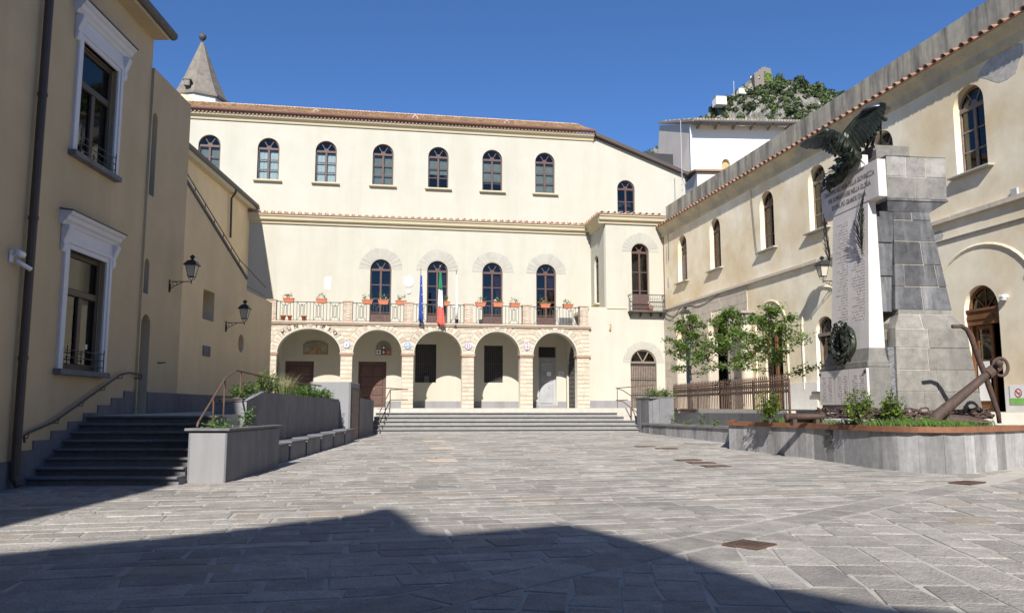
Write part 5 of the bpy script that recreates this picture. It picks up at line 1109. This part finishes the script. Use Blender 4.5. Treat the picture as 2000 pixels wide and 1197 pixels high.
SH = [(4.04, .48, 1.98, -.1, 2.0), (6.55, .70, 1.67, .1, 1.8)]
for z0, z1, cu in ((4.04, 4.62, (0, .5, 1)), (4.62, 5.18, (0, .2, .85, 1)), (5.18, 5.78, (0, .62, 1)), (5.78, 6.33, (0, 1)), (6.33, 6.55, (0, .5, 1))): block_course(z0, z1, SH, cu, 'monument_dark')
for z0, z1 in ((4.0, 4.9), (4.9, 5.75), (5.75, 6.55)): MB().hexa([(.22, .08, z0+.004), (.62, .08, z0+.004), (.62, 1.85, z0+.004), (.22, 1.85, z0+.004)], [(.22, .12, z1), (.75, .12, z1), (.75, 1.8, z1), (.22, 1.8, z1)]).build('stone_block', 'monument_dark', mo)
MB().hexa([(.55, .1, 6.55), (1.7, .1, 6.55), (1.7, 1.8, 6.55), (.55, 1.8, 6.55)], [(.48, -.02, 6.8), (2.1, -.02, 6.8), (2.1, 1.92, 6.8), (.48, 1.92, 6.8)]).build('corbel', 'monument_dark', mo)
MB().box(.47, 2.12, -.04, 1.94, 6.8, 6.85).build('corbel_fillet', 'monument_dark', mo)
TP = [(6.85, .48, 2.1, -.02, 1.92), (7.95, .52, 2.13, -.02, 1.92)]
block_course(6.85, 7.42, TP, (0, .48, 1), 'monument_stone'); block_course(7.42, 7.95, TP, (0, .33, .66, 1), 'monument_stone')
MB().hexa([(.5, -.03, 7.95), (2.14, -.03, 7.95), (2.14, 1.93, 7.95), (.5, 1.93, 7.95)], [(.65, .5, 8.12), (1.6, .5, 8.12), (1.6, 1.5, 8.12), (.65, 1.5, 8.12)]).build('sloped_cap', 'monument_stone', mo)
MB().box(.42, .95, .25, 1.65, 7.72, 8.2).build('cap_block', 'monument_stone', mo); MB().box(.46, 1.45, .42, 1.5, 8.1, 8.38).build('top_plinth', 'monument_light', mo, bevel=.015)
# marble cross-shaped slab
MB().box(.0, .22, -.45, 2.35, 6.78, 7.72).build('text_slab', 'marble', mo, bevel=.008); MB().box(.02, .22, .3, 1.55, 7.722, 8.06).build('text_slab_top', 'marble', mo, bevel=.006)
MB().hexa([(-.2, .02, 3.0), (.22, .02, 3.0), (.22, 1.86, 3.0), (-.2, 1.86, 3.0)], [(.012, .06, 6.776), (.21, .06, 6.776), (.21, 1.78, 6.776), (.012, 1.78, 6.776)]).build('name_slab', 'marble', mo)
MB().box(-.34, .24, -.14, 2.14, 2.62, 2.78).build('moulding', 'monument_light', mo, bevel=.02); MB().hexa([(-.3, -.1, 2.78), (.24, -.1, 2.78), (.24, 2.1, 2.78), (-.3, 2.1, 2.78)], [(-.2, .02, 3.1), (.24, .02, 3.1), (.24, 1.9, 3.1), (-.2, 1.9, 3.1)]).build('sloped_foot', 'monument_light', mo)
MB().box(-.34, .28, -.18, 2.18, 1.5, 2.62).build('foot_block', 'monument_light', mo, bevel=.01); MB().box(-.40, -.34, -.16, 2.16, 1.72, 2.6).build('name_panel', 'marble', mo)
mb = MB(); mb.hexa([(.2, -.25, 1.5), (.5, -.38, 1.5), (.5, 2, 1.5), (.2, 2, 1.5)], [(.2, -.12, 3.1), (.46, -.2, 3.1), (.46, 2, 3.1), (.2, 2, 3.1)]); mb.build('rough_blocks', 'rough_stone', mo)
# inscription: text stands in x,z facing -y; turn to face -x (x axis -> -y)
def inscribe(t, size, y, z, x, name='inscription', sx=.72): return inst(name, text_mesh(t, size, 'engraved', .004, sx=sx), mo, (x, y, z), (0, 0, -PI/2))
inscribe("CADEMMO ALL'ALBA DELLA GIOVINEZZA", .185, .95, 7.38, -.002); inscribe('PER SOPRAVVIVERE NELLA GLORIA', .185, .92, 7.16, -.002); inscribe('DI UNA PIÙ GRANDE ITALIA', .185, .95, 6.94, -.002)
def name_rows(cols, z0, z1, dz, xf, h=.04):
    mb = MB()
    for y0, y1 in cols:
        z = z1
        while z > z0:
            y = y0; e = y1-ru(0, .25)*(y1-y0)*2
            while y < e:
                w = ru(.018, .03)
                if rnd() > .12: mb.box(xf(z)-.004, xf(z)+.01, y, y+w*.35, z, z+h); mb.box(xf(z)-.004, xf(z)+.01, y+w*.35, y+w, z+h*random.choice((0, .4, .8)), z+h*random.choice((.2, .6, 1)))
                y += w+.012
            z -= dz
    return mb
name_rows([(.2, .85), (1.0, 1.62)], 3.75, 6.45, .073, lambda z: .012-.212*(6.776-z)/3.776).build('engraved_names', 'engraved_faint', mo)['kind'] = 'stuff'
name_rows([(-.05, .2), (.25, .5), (.72, .95), (1.0, 1.22), (1.5, 1.72), (1.8, 2.02)], 1.8, 2.42, .06, lambda z: -.402, .032).build('engraved_names', 'engraved_faint', mo)['kind'] = 'stuff'
for y in (-.1, 2.1): s_ = MB().lathe([(.05, 0), (.04, .02), (.015, .04)], 10).build('bronze_stud', 'bronze', mo); s_.location = (-.4, y, 2.52); s_.rotation_euler = (0, -PI/2, 0)
for y in (.66, 1.38): MB().box(-.402, -.396, y-.004, y+.004, 1.74, 2.58).build('panel_joint', 'engraved', mo)
# bronze palm fronds
def frond(pts, n, L, x0):
    mb = MB(); P = [Vector(p) for p in pts]
    def at(t):
        k = min(int(t*(len(P)-1)), len(P)-2); return P[k].lerp(P[k+1], t*(len(P)-1)-k)
    mb.tube([at(i/10) for i in range(11)], [.022*(1-i/12) for i in range(11)], 6)
    for i in range(n):
        t = .06+.92*i/n; p = at(t); d = (at(min(1, t+.05))-at(max(0, t-.05))).normalized()
        for s in (-1, 1):
            side = Vector((0, -s*d.z, s*d.y)); l = L*(1-.55*t)*ru(.85, 1.1)*math.sin(PI*min(1, .25+t*.9)); v = (d*.95+side*.55+Vector((-.25*rnd(), 0, 0))).normalized(); w = v.cross(Vector((1, 0, 0))).normalized()*.017
            o = Vector((-.012, 0, 0)); mb.add([p+o, p+v*l*.4+w+o, p+v*l, p+v*l*.4-w+o, p+v*l*.4-o*1.2], [(0, 1, 4), (1, 2, 4), (2, 3, 4), (3, 0, 4), (0, 3, 2, 1)])
    return mb.build('palm_frond', 'bronze', mo, fix=False)
frond([(-.12, .22, 5.45), (-.16, .2, 6.0), (-.17, .02, 6.7), (-.14, -.24, 7.38)], 34, .48, 0); frond([(-.14, 1.72, 5.4), (-.15, 1.86, 6.0), (-.12, 2.0, 6.7), (-.1, 2.1, 6.95)], 28, .36, 0)
# bronze wreath with small shield
mb = MB()
for k in range(260):
    a = 2*PI*k/260+ru(-.06, .06); rr = ru(.26, .56); c = Vector((-.28-ru(0, .2), .98+rr*.86*math.cos(a), 3.27+rr*1.02*math.sin(a))); d = Vector((ru(-.5, .1), -math.sin(a), math.cos(a)))+Vector((0, ru(-.6, .6), ru(-.6, .6))); d.normalize(); w = d.cross(Vector((1, 0, 0))).normalized()*.035; l = .17
    mb.add([c, c+d*l*.5+w, c+d*l, c+d*l*.5-w, c+d*l*.5+Vector((-.035, 0, 0))], [(0, 1, 4), (1, 2, 4), (2, 3, 4), (3, 0, 4), (0, 3, 2, 1)])
mb.tube([(-.25, .98+.4*.86*math.cos(2*PI*k/24), 3.27+.4*math.sin(2*PI*k/24)) for k in range(25)], .085, 7); mb.build('wreath', 'bronze', mo, fix=False)
mb = MB(); mb.hexa([(-.3, .86, 3.08), (-.3, 1.1, 3.08), (-.2, 1.1, 3.08), (-.2, .86, 3.08)], [(-.34, .78, 3.5), (-.34, 1.18, 3.5), (-.2, 1.18, 3.5), (-.2, .78, 3.5)]); mb.hexa([(-.28, .7, 2.8), (-.28, 1.25, 2.8), (-.2, 1.25, 2.8), (-.2, .7, 2.8)], [(-.3, .9, 3.08), (-.3, 1.06, 3.08), (-.2, 1.06, 3.08), (-.2, .9, 3.08)]); mb.build('wreath_shield', 'bronze', mo, bevel=.02)
# ---- bronze eagle with raised wings, drapery and helmet
eg = thing('bronze_eagle', 'dark bronze eagle with spread wings on top of the memorial', 'statue', Mp(0, 0, 8.0), M_ROT)
def E(x, y, z): return Vector((x, y, z-8.0))
mb = MB(); mb.tube([E(-.12, .22, 7.98), E(-.2, .42, 8.12), E(-.26, .66, 8.38), E(-.32, .88, 8.66), E(-.38, 1.02, 8.86)], [.1, .2, .25, .2, .12], 12)
mb.tube([E(-.38, 1.02, 8.84), E(-.44, 1.1, 8.94), E(-.52, 1.16, 8.94), E(-.62, 1.2, 8.88), E(-.64, 1.21, 8.82)], [.1, .115, .09, .04, .012], 10); body = mb.build('body', 'bronze', eg, True)
mb = MB()
for k in range(170):
    t = rnd(); c = E(-.14, .26, 8.02).lerp(E(-.36, .98, 8.8), t); a = ru(0, 2*PI); rr = .2+.06*math.sin(t*PI); n_ = Vector((-.8, -.3, .2)); o = Vector((math.cos(a)*-1, .2*math.sin(a), math.sin(a)*.6)).normalized()
    p = c+Vector((-abs(math.cos(a))*rr, math.sin(a)*rr*.75, -math.sin(a)*rr*.5)); d = (Vector((-.25, -.5, -.75))+Vector((ru(-.3, .1), ru(-.3, .3), 0))).normalized(); w = d.cross(Vector((1, .3, 0))).normalized()*.035
    mb.add([p, p+d*.07+w, p+d*.15+Vector((-.03, 0, 0)), p+d*.07-w], [(0, 1, 2, 3)])
mb.build('breast_feathers', 'bronze', body, fix=False)
def feather(mb, p, tip, w, nrm):
    d = tip-p; s = d.cross(nrm).normalized()*w; q = [p-s*.35, p+d*.55-s, p+d*.9-s*.75, tip, p+d*.9+s*.75, p+d*.55+s, p+s*.35]; b = nrm.normalized()*.012
    n = len(q); mb.add([v+b for v in q]+[v-b for v in q], [list(range(n)), list(range(2*n-1, n-1, -1))]+[(i, (i+1) % n, (i+1) % n+n, i+n) for i in range(n)])
def wing(bone, fan_dirs, lens, nrm, n=16):
    mb = MB(); P = [Vector(p) for p in bone]
    def at(t): k = min(int(t*(len(P)-1)), len(P)-2); return P[k].lerp(P[k+1], t*(len(P)-1)-k)
    mb.tube([at(i/12) for i in range(13)], [.085*(1-.5*i/12) for i in range(13)], 8)
    for layer, (sc, ww, oy) in enumerate(((1, .065, 0), (.62, .07, .02), (.34, .075, .04))):
        for i in range(n):
            t = i/(n-1); p = at(t); k = t*(len(fan_dirs)-1); j = min(int(k), len(fan_dirs)-2); d = (fan_dirs[j].lerp(fan_dirs[j+1], k-j)).normalized(); l = (lens[j]+(lens[j+1]-lens[j])*(k-j))*sc*ru(.93, 1.05)
            feather(mb, p+nrm.normalized()*oy, p+d*l+nrm.normalized()*oy*.5, ww, nrm)
    return mb.build('wing', 'bronze', eg, fix=False)
V = Vector
wing([E(-.3, .9, 8.6), E(-.38, 1.3, 8.92), E(-.4, 1.75, 9.0), E(-.4, 2.05, 9.03)], [V((0, .15, -1)), V((0, .5, -.8)), V((0, .85, -.5)), V((0, 1, -.15)), V((0, 1, .02))], [.42, .42, .5, .62, .62], V((1, .1, 0)))
wing([E(-.22, .62, 8.36), E(-.16, .66, 8.74), E(.0, .42, 9.02), E(.12, .15, 9.14), E(.28, -.16, 9.2)], [V((.1, -.3, -1)), V((.12, -.5, -.85)), V((.15, -.6, -.8)), V((.2, -.75, -.75)), V((.2, -1, -.3))], [.45, .78, .85, .68, .3], V((.9, .3, .15)), 18)
wing([E(-.16, .6, 8.32), E(-.1, .62, 8.68), E(.06, .4, 8.96), E(.18, .14, 9.08), E(.32, -.12, 9.14)], [V((.1, -.2, -1)), V((.12, -.35, -.9)), V((.15, -.5, -.85)), V((.2, -.65, -.8)), V((.2, -.9, -.4))], [.42, .72, .8, .62, .28], V((.9, .3, .15)), 14)
mb = MB(); mb.tube([E(-.1, .2, 8.02), E(-.2, .5, 7.92), E(-.22, .78, 7.82), E(-.24, 1.05, 7.66), E(-.24, 1.3, 7.52)], [.14, .17, .19, .2, .1], 12)
for k in range(16):
    t = k/15; c = E(-.12, .25, 8.02).lerp(E(-.24, 1.25, 7.6), t); a = ru(-1.2, 1.2); mb.tube([c+V((-.12, -.1, .08)), c+V((-.17, 0, -.05)), c+V((-.1, .08*ru(.5, 1.5), -.2-ru(0, .12)))], [.035, .05, .03], 6)
for k in range(150):
    t = rnd(); c = E(-.12, .25, 8.02).lerp(E(-.24, 1.28, 7.58), t); p = c+V((-.12-.1*rnd(), ru(-.14, .14), ru(-.16, .14))); d = V((ru(-.5, .1), ru(-.2, 1), ru(-1, .1))).normalized(); w = d.cross(V((1, .2, .1))).normalized()*ru(.03, .06); l = ru(.12, .26)
    mb.add([p, p+d*l*.5+w+V((-.03, 0, 0)), p+d*l, p+d*l*.5-w], [(0, 1, 2, 3)])
mb.build('drapery', 'bronze', eg, False); MB().tube([E(-.2, 1.2, 7.62), E(-.22, 1.95, 7.5)], .028, 6).build('sword', 'bronze', eg)
MB().tube([E(-.12, .3, 8.02), E(-.02, .05, 7.72)], [.03, .012], 5).build('scabbard_tip', 'bronze', eg)
mb = MB()
for x, y, x2, y2 in ((.5, .55, .6, .38), (.8, .62, .68, .42), (.5, .85, .62, .5)): mb.tube([E(x, y, 8.38), E((x+x2)/2+.01, (y+y2)/2, 8.7), E(x2, y2, 9.05)], [.045, .03, .035], 7)
mb.tube([E(.3, .5, 8.3), E(.4, .3, 8.6), E(.5, .35, 8.95)], [.04, .05, .03], 6); mb.lathe([(.06, 0), (.1, .06), (.12, .16), (.1, .24), (.06, .28)], 10, E(.64, .42, 8.98)); mb.lathe([(.05, 0), (.07, .05), (.03, .1)], 8, E(.78, .35, 9.0)); mb.build('trophy_stand', 'bronze', eg, True)
mb = MB(); mb.lathe([(.36, 0), (.37, .02), (.3, .08), (.22, .15), (.1, .19), (.02, .2)], 20, E(.36, .08, 9.14), 1.0); hm = mb.build('helmet', 'helmet_bronze', eg, True)
# ---- chain round the podium
ch = thing('anchor_chain', 'heavy rusty chain coiled round the foot of the memorial', 'chain', Mp(1.05, .95, 1.46), M_ROT)
lk = MB(); pp = [(.07*math.cos(2*PI*k/12)*1.0+(.045 if math.cos(2*PI*k/12) > 0 else -.045), .055*math.sin(2*PI*k/12), 0) for k in range(12)]; lk.tube(pp+[pp[0]], .022, 5, False); lkm = lk.mesh('rust', True)
for ring_, rad in enumerate((.9, .96, .93)):
    nl = 72
    for k in range(nl):
        a = 2*PI*(k+ring_*.4)/nl
        if math.sin(a) > .55: continue
        rr = rad+.015*math.sin(k*.9+ring_); ca_, sa_ = math.cos(a), math.sin(a); px_, py_ = 1.95*rr*math.copysign(abs(ca_)**(2/3), ca_), 1.8*rr*math.copysign(abs(sa_)**(2/3), sa_)
        inst('chain_link', lkm, ch, (px_, py_, -.05+(ring_ == 0)*.14+.02+(ring_ == 2)*.07+ru(0, .02)), (R_(90*(k % 2))+ru(-.4, .4), ru(-.2, .2), a+PI/2+ru(-.3, .3)))
# ---- anchor
an = thing('ship_anchor', 'large rusty ship anchor leaning beside the memorial', 'anchor', (9.2, 18.2, 1.3))
A = lambda x, y, z: (x-9.2, y-18.2, z-1.3)
MB().tube([A(9.05, 18.0, 1.25), A(9.35, 18.08, 1.5), A(10.6, 18.35, 2.37), A(10.75, 18.38, 2.48)], [.14, .125, .085, .1], 12).build('shank', 'rust', an, True, bevel=0); MB().tube([A(10.6, 18.35, 2.37), A(10.93, 18.42, 2.58)], [.125, .11], 10).build('shank_head', 'rust', an)
MB().tube([A(9.72, 18.0, 3.42), A(9.95, 18.05, 3.43), A(10.1, 18.1, 3.36), A(10.2, 18.15, 3.2), A(10.42, 18.3, 2.72), A(10.55, 18.36, 2.45), A(10.7, 18.45, 2.1), A(10.95, 18.6, 1.5), A(10.97, 18.62, 1.3)], [.042, .046, .054, .058, .06, .064, .06, .05, .045], 10).build('stock', 'rust', an, True)
rc = V(A(11.0, 18.4, 2.55)); MB().tube([rc+V((.17*math.cos(2*PI*k/18)-.02, .04, .2*math.sin(2*PI*k/18))) for k in range(19)], .036, 7, False).build('ring', 'rust', an, True); MB().tube([A(10.82, 18.2, 2.5), A(10.82, 18.62, 2.5)], .05, 8).build('shackle_pin', 'rust', an); s_ = MB().lathe([(.0, -.09), (.07, -.05), (.09, 0), (.07, .05), (0, .09)], 10).build('pin_head', 'rust', an, True); s_.location = A(10.8, 18.18, 2.62)
fk = MB(); fk.hexa([A(9.5, 18.1, 1.3), A(10.45, 17.95, 1.28), A(10.3, 18.5, 1.3), A(9.5, 18.6, 1.32)], [A(9.6, 18.15, 1.5), A(10.45, 18.0, 1.36), A(10.25, 18.45, 1.46), A(9.65, 18.5, 1.52)]); fk.build('fluke', 'rust', an, bevel=.04)
MB().tube([A(9.05, 17.95, 1.25), A(9.3, 18.35, 1.3), A(9.7, 18.5, 1.32)], [.12, .14, .1], 8).build('crown_arm', 'rust', an, True); MB().hexa([A(8.72, 18.1, 1.2), A(8.95, 18.05, 1.2), A(8.98, 18.2, 1.2), A(8.75, 18.25, 1.2)], [A(8.84, 18.1, 1.46), A(8.88, 18.1, 1.46), A(8.9, 18.18, 1.46), A(8.86, 18.18, 1.46)]).build('fluke_tip', 'rust', an)
# old rusty barrel on the grass
r = thing('iron_barrel', 'rusty iron gun barrel lying on blocks in the grass', 'gun barrel', (6.95, 20.9, 1.42), R_(6)); MB().tube([(-.05, 0, 0), (0, 0, 0), (.02, 0, 0), (.9, 0, .01), (.92, 0, .01), (1.0, 0, .01)], [.07, .11, .09, .075, .1, .09], 12).build('barrel', 'rust', r, True)
MB().box(.12, .22, -.1, .1, -.22, -.06).build('support', 'rust', r); MB().box(.72, .82, -.1, .1, -.22, -.06).build('support', 'rust', r); MB().tube([(.05, .2, -.1), (.95, .22, -.1)], .06, 10).build('rear_bar', 'rust', r, True)
# ================================================================ behind: bell tower, house, castle hill
r = thing('bell_tower', 'octagonal grey stone spire with ball finial over the town hall roof', 'tower', (-24.6, 62, 0), R_(10))
MB().lathe([(2.05, 10), (2.05, 25.55)], 8).build('drum', 'white_house', r); MB().lathe([(2.25, 25.5), (2.25, 25.68), (2.1, 25.7)], 8).build('cornice', 'spire_stone', r)
MB().lathe([(2.12, 25.7), (1.35, 27.3), (.12, 30.45)], 8).build('spire', 'spire_stone', r); MB().lathe([(.1, 30.4), (.05, 30.6), (.13, 30.64), (.27, 30.8), (.3, 30.93), (.24, 31.1), (.05, 31.2), (.02, 31.5)], 12).build('ball_finial', 'iron_grey', r, True)
MB().box(-.75, -.35, -2.15, -1.6, 26.05, 26.5).build('dormer', 'spire_stone', r); MB().box(-.68, -.42, -2.17, -2.12, 26.05, 26.4).build('dormer_opening', 'iron_black', r); MB().box(-.85, -.25, -2.2, -1.6, 26.5, 26.58).build('dormer_roof', 'spire_stone', r)
mb = MB(); vs = [(1.0*math.cos(PI*i/10)*math.cos(0), -1.5, .0) for i in range(1)]
MB().prism([(-1.15, 23.3), (.95, 23.3)]+[(-.1+1.05*math.cos(PI*i/12), 23.3+.72*math.sin(PI*i/12)) for i in range(13)], -5.6, -4.6).build('apse_vault', 'tan_wall', r)
# house with tiled roof on the right
hs = thing('white_house', 'white walled house with grey gable and tiled eave behind the long building', 'building', (15.0, 66, 0), R_(3))
wall('wall', rect(0, 14, 8, 25.1), [arch_pts(2.45, 3.15, 21.2, 21.75, 22.25), arch_pts(4.1, 4.8, 21.2, 21.75, 22.25)], 0, .4, 'white_house', hs)
for x in (2.45, 4.1): MB().box(x-.1, x+.8, .3, .36, 21.1, 22.3).build('niche_back', 'ochre', hs)
MB().hexa([(-.35, .0, 8), (0, 0, 8), (0, 10, 8), (-1.9, 10, 8)], [(-.05, 0, 25.2), (0, 0, 25.2), (0, 10, 28.6), (-.3, 10, 28.6)]).build('gable_wall', 'grey_render', hs)
rf = MB().hexa([(-.25, -1.3, 24.95), (14, -1.3, 24.95), (14, 10, 28.75), (-.45, 10, 28.75)], [(-.25, -1.3, 25.12), (14, -1.3, 25.12), (14, 10, 28.95), (-.45, 10, 28.95)]).build('roof', 'house_tile', hs)
mb = MB()
for k in range(58):
    for j in range(7): mb.ct = rnd(); x = -.1+k*.25; mb.tube([(x, -1.35+j*1.6, 25.14+j*.545), (x, .3+j*1.6, 25.14+(j+1)*.545-.03)], [.11, .09], 5, True)
tag(mb.build('roof_tiles', 'house_tile', rf, fix=False), kind='stuff')
for k in range(9): MB().box(.4+k*1.5, .55+k*1.5, -1.2, 0, 24.75, 24.95).build('rafter', 'old_wood', hs)
MB().tube([(-.12, -.1, 25), (-.12, -.1, 20)], .09, 6).build('downpipe', 'plastic_white', hs); MB().tube([(-.2, -1.38, 24.98), (14, -1.38, 24.98)], .09, 6).build('gutter', 'gutter_grey', hs)
r = thing('lean_to', 'low grey lean-to with tiled roof before the white house', 'building', (14.4, 62, 0), R_(3)); MB().box(0, 6, 0, 3.8, 8, 19.9).build('wall', 'grey_render', r); MB().hexa([(-.2, -.3, 19.9), (6, -.3, 19.9), (6, 3.9, 20.6), (-.2, 3.9, 20.6)], [(-.2, -.3, 20.05), (6, -.3, 20.05), (6, 3.9, 20.75), (-.2, 3.9, 20.75)]).build('roof', 'roof_tile', r)
d = thing('satellite_dish', 'pale satellite dish on the grey gable wall', 'dish', (14.2, 65.6, 20.5), R_(40)); o = MB().lathe([(.02, 0), (.35, .05), (.6, .16), (.62, .18), (.36, .09), (.02, .03)], 16).build('dish', 'plastic_white', d, True); o.rotation_euler = (R_(75), 0, 0); MB().tube([(0, 0, 0), (0, .4, -.2)], .03, 5).build('arm', 'iron_grey', d)
# castle hill
prof = [(60, 95), (92, 152), (104, 163), (114, 170.6), (121, 176.5), (129, 182.5), (136, 188.5), (141, 190.5), (148, 190.5), (158, 189.5), (168, 187), (177, 185), (190, 179.5), (205, 172), (230, 158), (290, 120)]
def pz(x):
    for a, b in zip(prof, prof[1:]):
        if a[0] <= x <= b[0]: return a[1]+(b[1]-a[1])*(x-a[0])/(b[0]-a[0])
    return 90
def hn(x, y): return 1.0*math.sin(x*2.9+y*1.1)*math.sin(x*1.1-y*2.3)+1.6*math.sin(x*.31+y*.17)+1.2*math.sin(x*.73-y*.41)+.8*math.sin(x*1.37+y*.9)+.5*math.sin(x*2.3-y*1.7)
NX, NY = 150, 46; vs = []
def hz_(x, t): 
    y = 452-110*t; return pz(x)-t**.8*88+hn(x, y)*min(1, t*5)*1.3-(0 if t > 0 else 0)
for j in range(NY):
    t = j/(NY-1)
    for i in range(NX): x = 62+225*i/(NX-1); vs.append((x, 452-110*t, hz_(x, t)))
vs2 = [(62+225*i/(NX-1), 520, 60) for i in range(NX)]
hill = MB(); hill.add(vs2+vs, [(j*NX+i, (j+1)*NX+i, (j+1)*NX+i+1, j*NX+i+1) for j in range(NY) for i in range(NX-1)]); tag(hill.build('castle_hill', 'rock', None, fix=True), 'steep rocky hill with green scrub', kind='structure')
random.seed(21); mb = MB()
def hill_clump(c, s, n):
    tone = ru(.1, .9)
    for _ in range(n):
        d = V((random.gauss(0, 1), random.gauss(0, 1), random.gauss(0, .8))); d = d.normalized()*s*ru(.55, 1.0); q = V(c)+d; nrm = (d.normalized()+V((ru(-.5, .5), ru(-.5, .5), ru(-.3, .6)))).normalized(); a = nrm.orthogonal().normalized(); b = nrm.cross(a); w = s*ru(.13, .27); mb.ct = max(0, min(1, tone+.35*(rnd()-.5)))
        mb.add([q-a*w-b*w*.6, q+a*w*.8-b*w, q+a*w+b*w*.7, q-a*w*.5+b*w], [(0, 1, 2, 3)])
for _ in range(1500):
    x = ru(100, 215); t = rnd()**1.2*.5; rocky = (118 < x < 139 and .06 < t < .34) or (157 < x < 170 and .05 < t < .22)
    if rocky and rnd() < .6: continue
    if 134 < x < 149 and t < .05: continue
    s = random.choice((ru(.6, 1.2), ru(1.0, 2.2), ru(1.4, 3.0)))*(1.2 if x > 160 else 1); hill_clump((x, 452-110*t, hz_(x, t)+s*.45), s, 80)
tag(mb.build('hill_scrub', 'leaf_hill', None, fix=False), 'dark green scrub and trees covering the rocky hill', 'scrub', kind='stuff')
r = thing('castle_ruin', 'ruined stone watchtower on the hilltop', 'ruin', (142.4, 449, 183)); a = MB()
wall('wall', [(-4.8, -6), (4.6, -6), (4.9, 7), (4.5, 10.2), (2.4, 10.6), (1.8, 11.2), (-.6, 10.9), (-1.2, 9.6), (-2.2, 9.8), (-2.6, 8.2), (-3.6, 8.4), (-4.4, 7.6), (-4.8, 7.8)], [rect(-2.6, -1.7, 3.8, 6.0), rect(.7, 1.5, 6.4, 8.4), rect(-2.3, -1.6, -.5, .9)], -4, -3, 'spire_stone', r)
MB().box(-4.8, -3.9, -3, 4, -6, 7.4).build('side_wall', 'spire_stone', r); MB().box(4.0, 4.9, -3, 4, -6, 9.6).build('side_wall', 'spire_stone', r); MB().box(-4.8, 4.9, 4, 5, -6, 9).build('rear_wall', 'exposed_stone', r)
mb = MB(); sv = mb
for _ in range(420):
    q = V((ru(.8, 4.9), -4.2-ru(0, .6), ru(2.2, 7.2))); w = ru(.25, .5); mb.ct = rnd(); mb.add([q+V((-w, 0, 0)), q+V((0, -.15, -w)), q+V((w, 0, 0)), q+V((0, .1, w))], [(0, 1, 2, 3)])
mb.build('ivy', 'leaf_ivy', r, fix=False)
for x, y, z, w, h, lb in ((117.3, 441, 174.6, 6, 4.6, 'larger white house low on the left of the castle hill'), (131.5, 447, 183.2, 5, 3, 'small white house just left below the ruined tower')):
    r = thing('hill_house', lb, 'house', (x, y, z-4), R_(8)); wall('wall', rect(-w/2, w/2, 0, h), [rect(-w*.3, -w*.15, h*.55, h*.75), rect(w*.1, w*.25, h*.55, h*.75)], 0, .4, 'white_house', r); MB().box(-w/2, w/2, .4, 6, 0, h-.05).build('core', 'white_house', r); MB().box(-w/2-.2, w/2+.2, -.2, 6.1, h, h+.25).build('roof', 'fan_stone', r)
r = thing('hill_mast', 'thin mast beside the white house on the hill', 'mast', (124.5, 441, 175)); MB().tube([(0, 0, 0), (0, 0, 9)], .18, 5).build('pole', 'plastic_grey', r); MB().tube([(-.5, 0, 8.2), (.5, 0, 8.2)], .1, 4).build('cross_bar', 'plastic_grey', r)
# lower spur seen between town hall and house
vs = []; NX, NY = 40, 14
for j in range(NY):
    t = j/(NY-1)
    for i in range(NX): x = 36+34*i/(NX-1); vs.append((x, 302-30*t, 94+.40*(x-40)+.3*math.sin(x*1.3)-t*26+.8*math.sin(x*.9+j)*min(1, t*3)))
mb = MB().add([(36+34*i/(NX-1), 330, 60) for i in range(NX)]+vs, [(j*NX+i, (j+1)*NX+i, (j+1)*NX+i+1, j*NX+i+1) for j in range(NY) for i in range(NX-1)]); tag(mb.build('rocky_spur', 'rock', None, fix=True), 'pale rocky ridge with scrub', kind='structure')
mb = MB()
for _ in range(90):
    x = ru(42, 60); t = rnd()*.12; hill_clump((x, 302-30*t, 94+.40*(x-40)-t*26+.3), ru(.4, 1.0), 20)
tag(mb.build('spur_scrub', 'leaf_hill', None, fix=False), 'green scrub along the rocky ridge', 'scrub', kind='stuff')

# ================================================================ the houses behind the camera, whose roofs shade the near paving
pts = [(-30, 8.2), (-5.26, 8.66), (-3.62, 9.92), (-2.1, 11.4), (-1.85, 12.05), (-1.72, 12.05), (-1.4, 11.3), (-1.0, 9.95), (-.72, 9.85), (.72, 10.65), (1.43, 9.41), (2.2, 7.29), (2.8, 6.63), (3.44, 6.3), (6, 5.6), (30, 5.0)]
Y0 = -13; out = []
for x, y in pts: out.append((x-(y-Y0)*math.tan(SUN_AZ), (y-Y0)/math.cos(SUN_AZ)*math.tan(SUN_EL)+gz(y)))
r = thing('house_row', 'row of houses behind the camera with stepped roofline', 'building', (0, Y0, 0))
wl = [(out[0][0], -1)]+[(out[-1][0], -1)]+out[::-1]
wall('wall', wl, [rect(x, x+1.1, z, z+1.8) for x in (-14, -10, -5, 1, 5, 9) for z in (2, 5.5)], -.6, 0, 'old_plaster', r); MB().box(out[0][0], out[-1][0], -9, -.7, -1, 10).build('core', 'old_plaster', r)
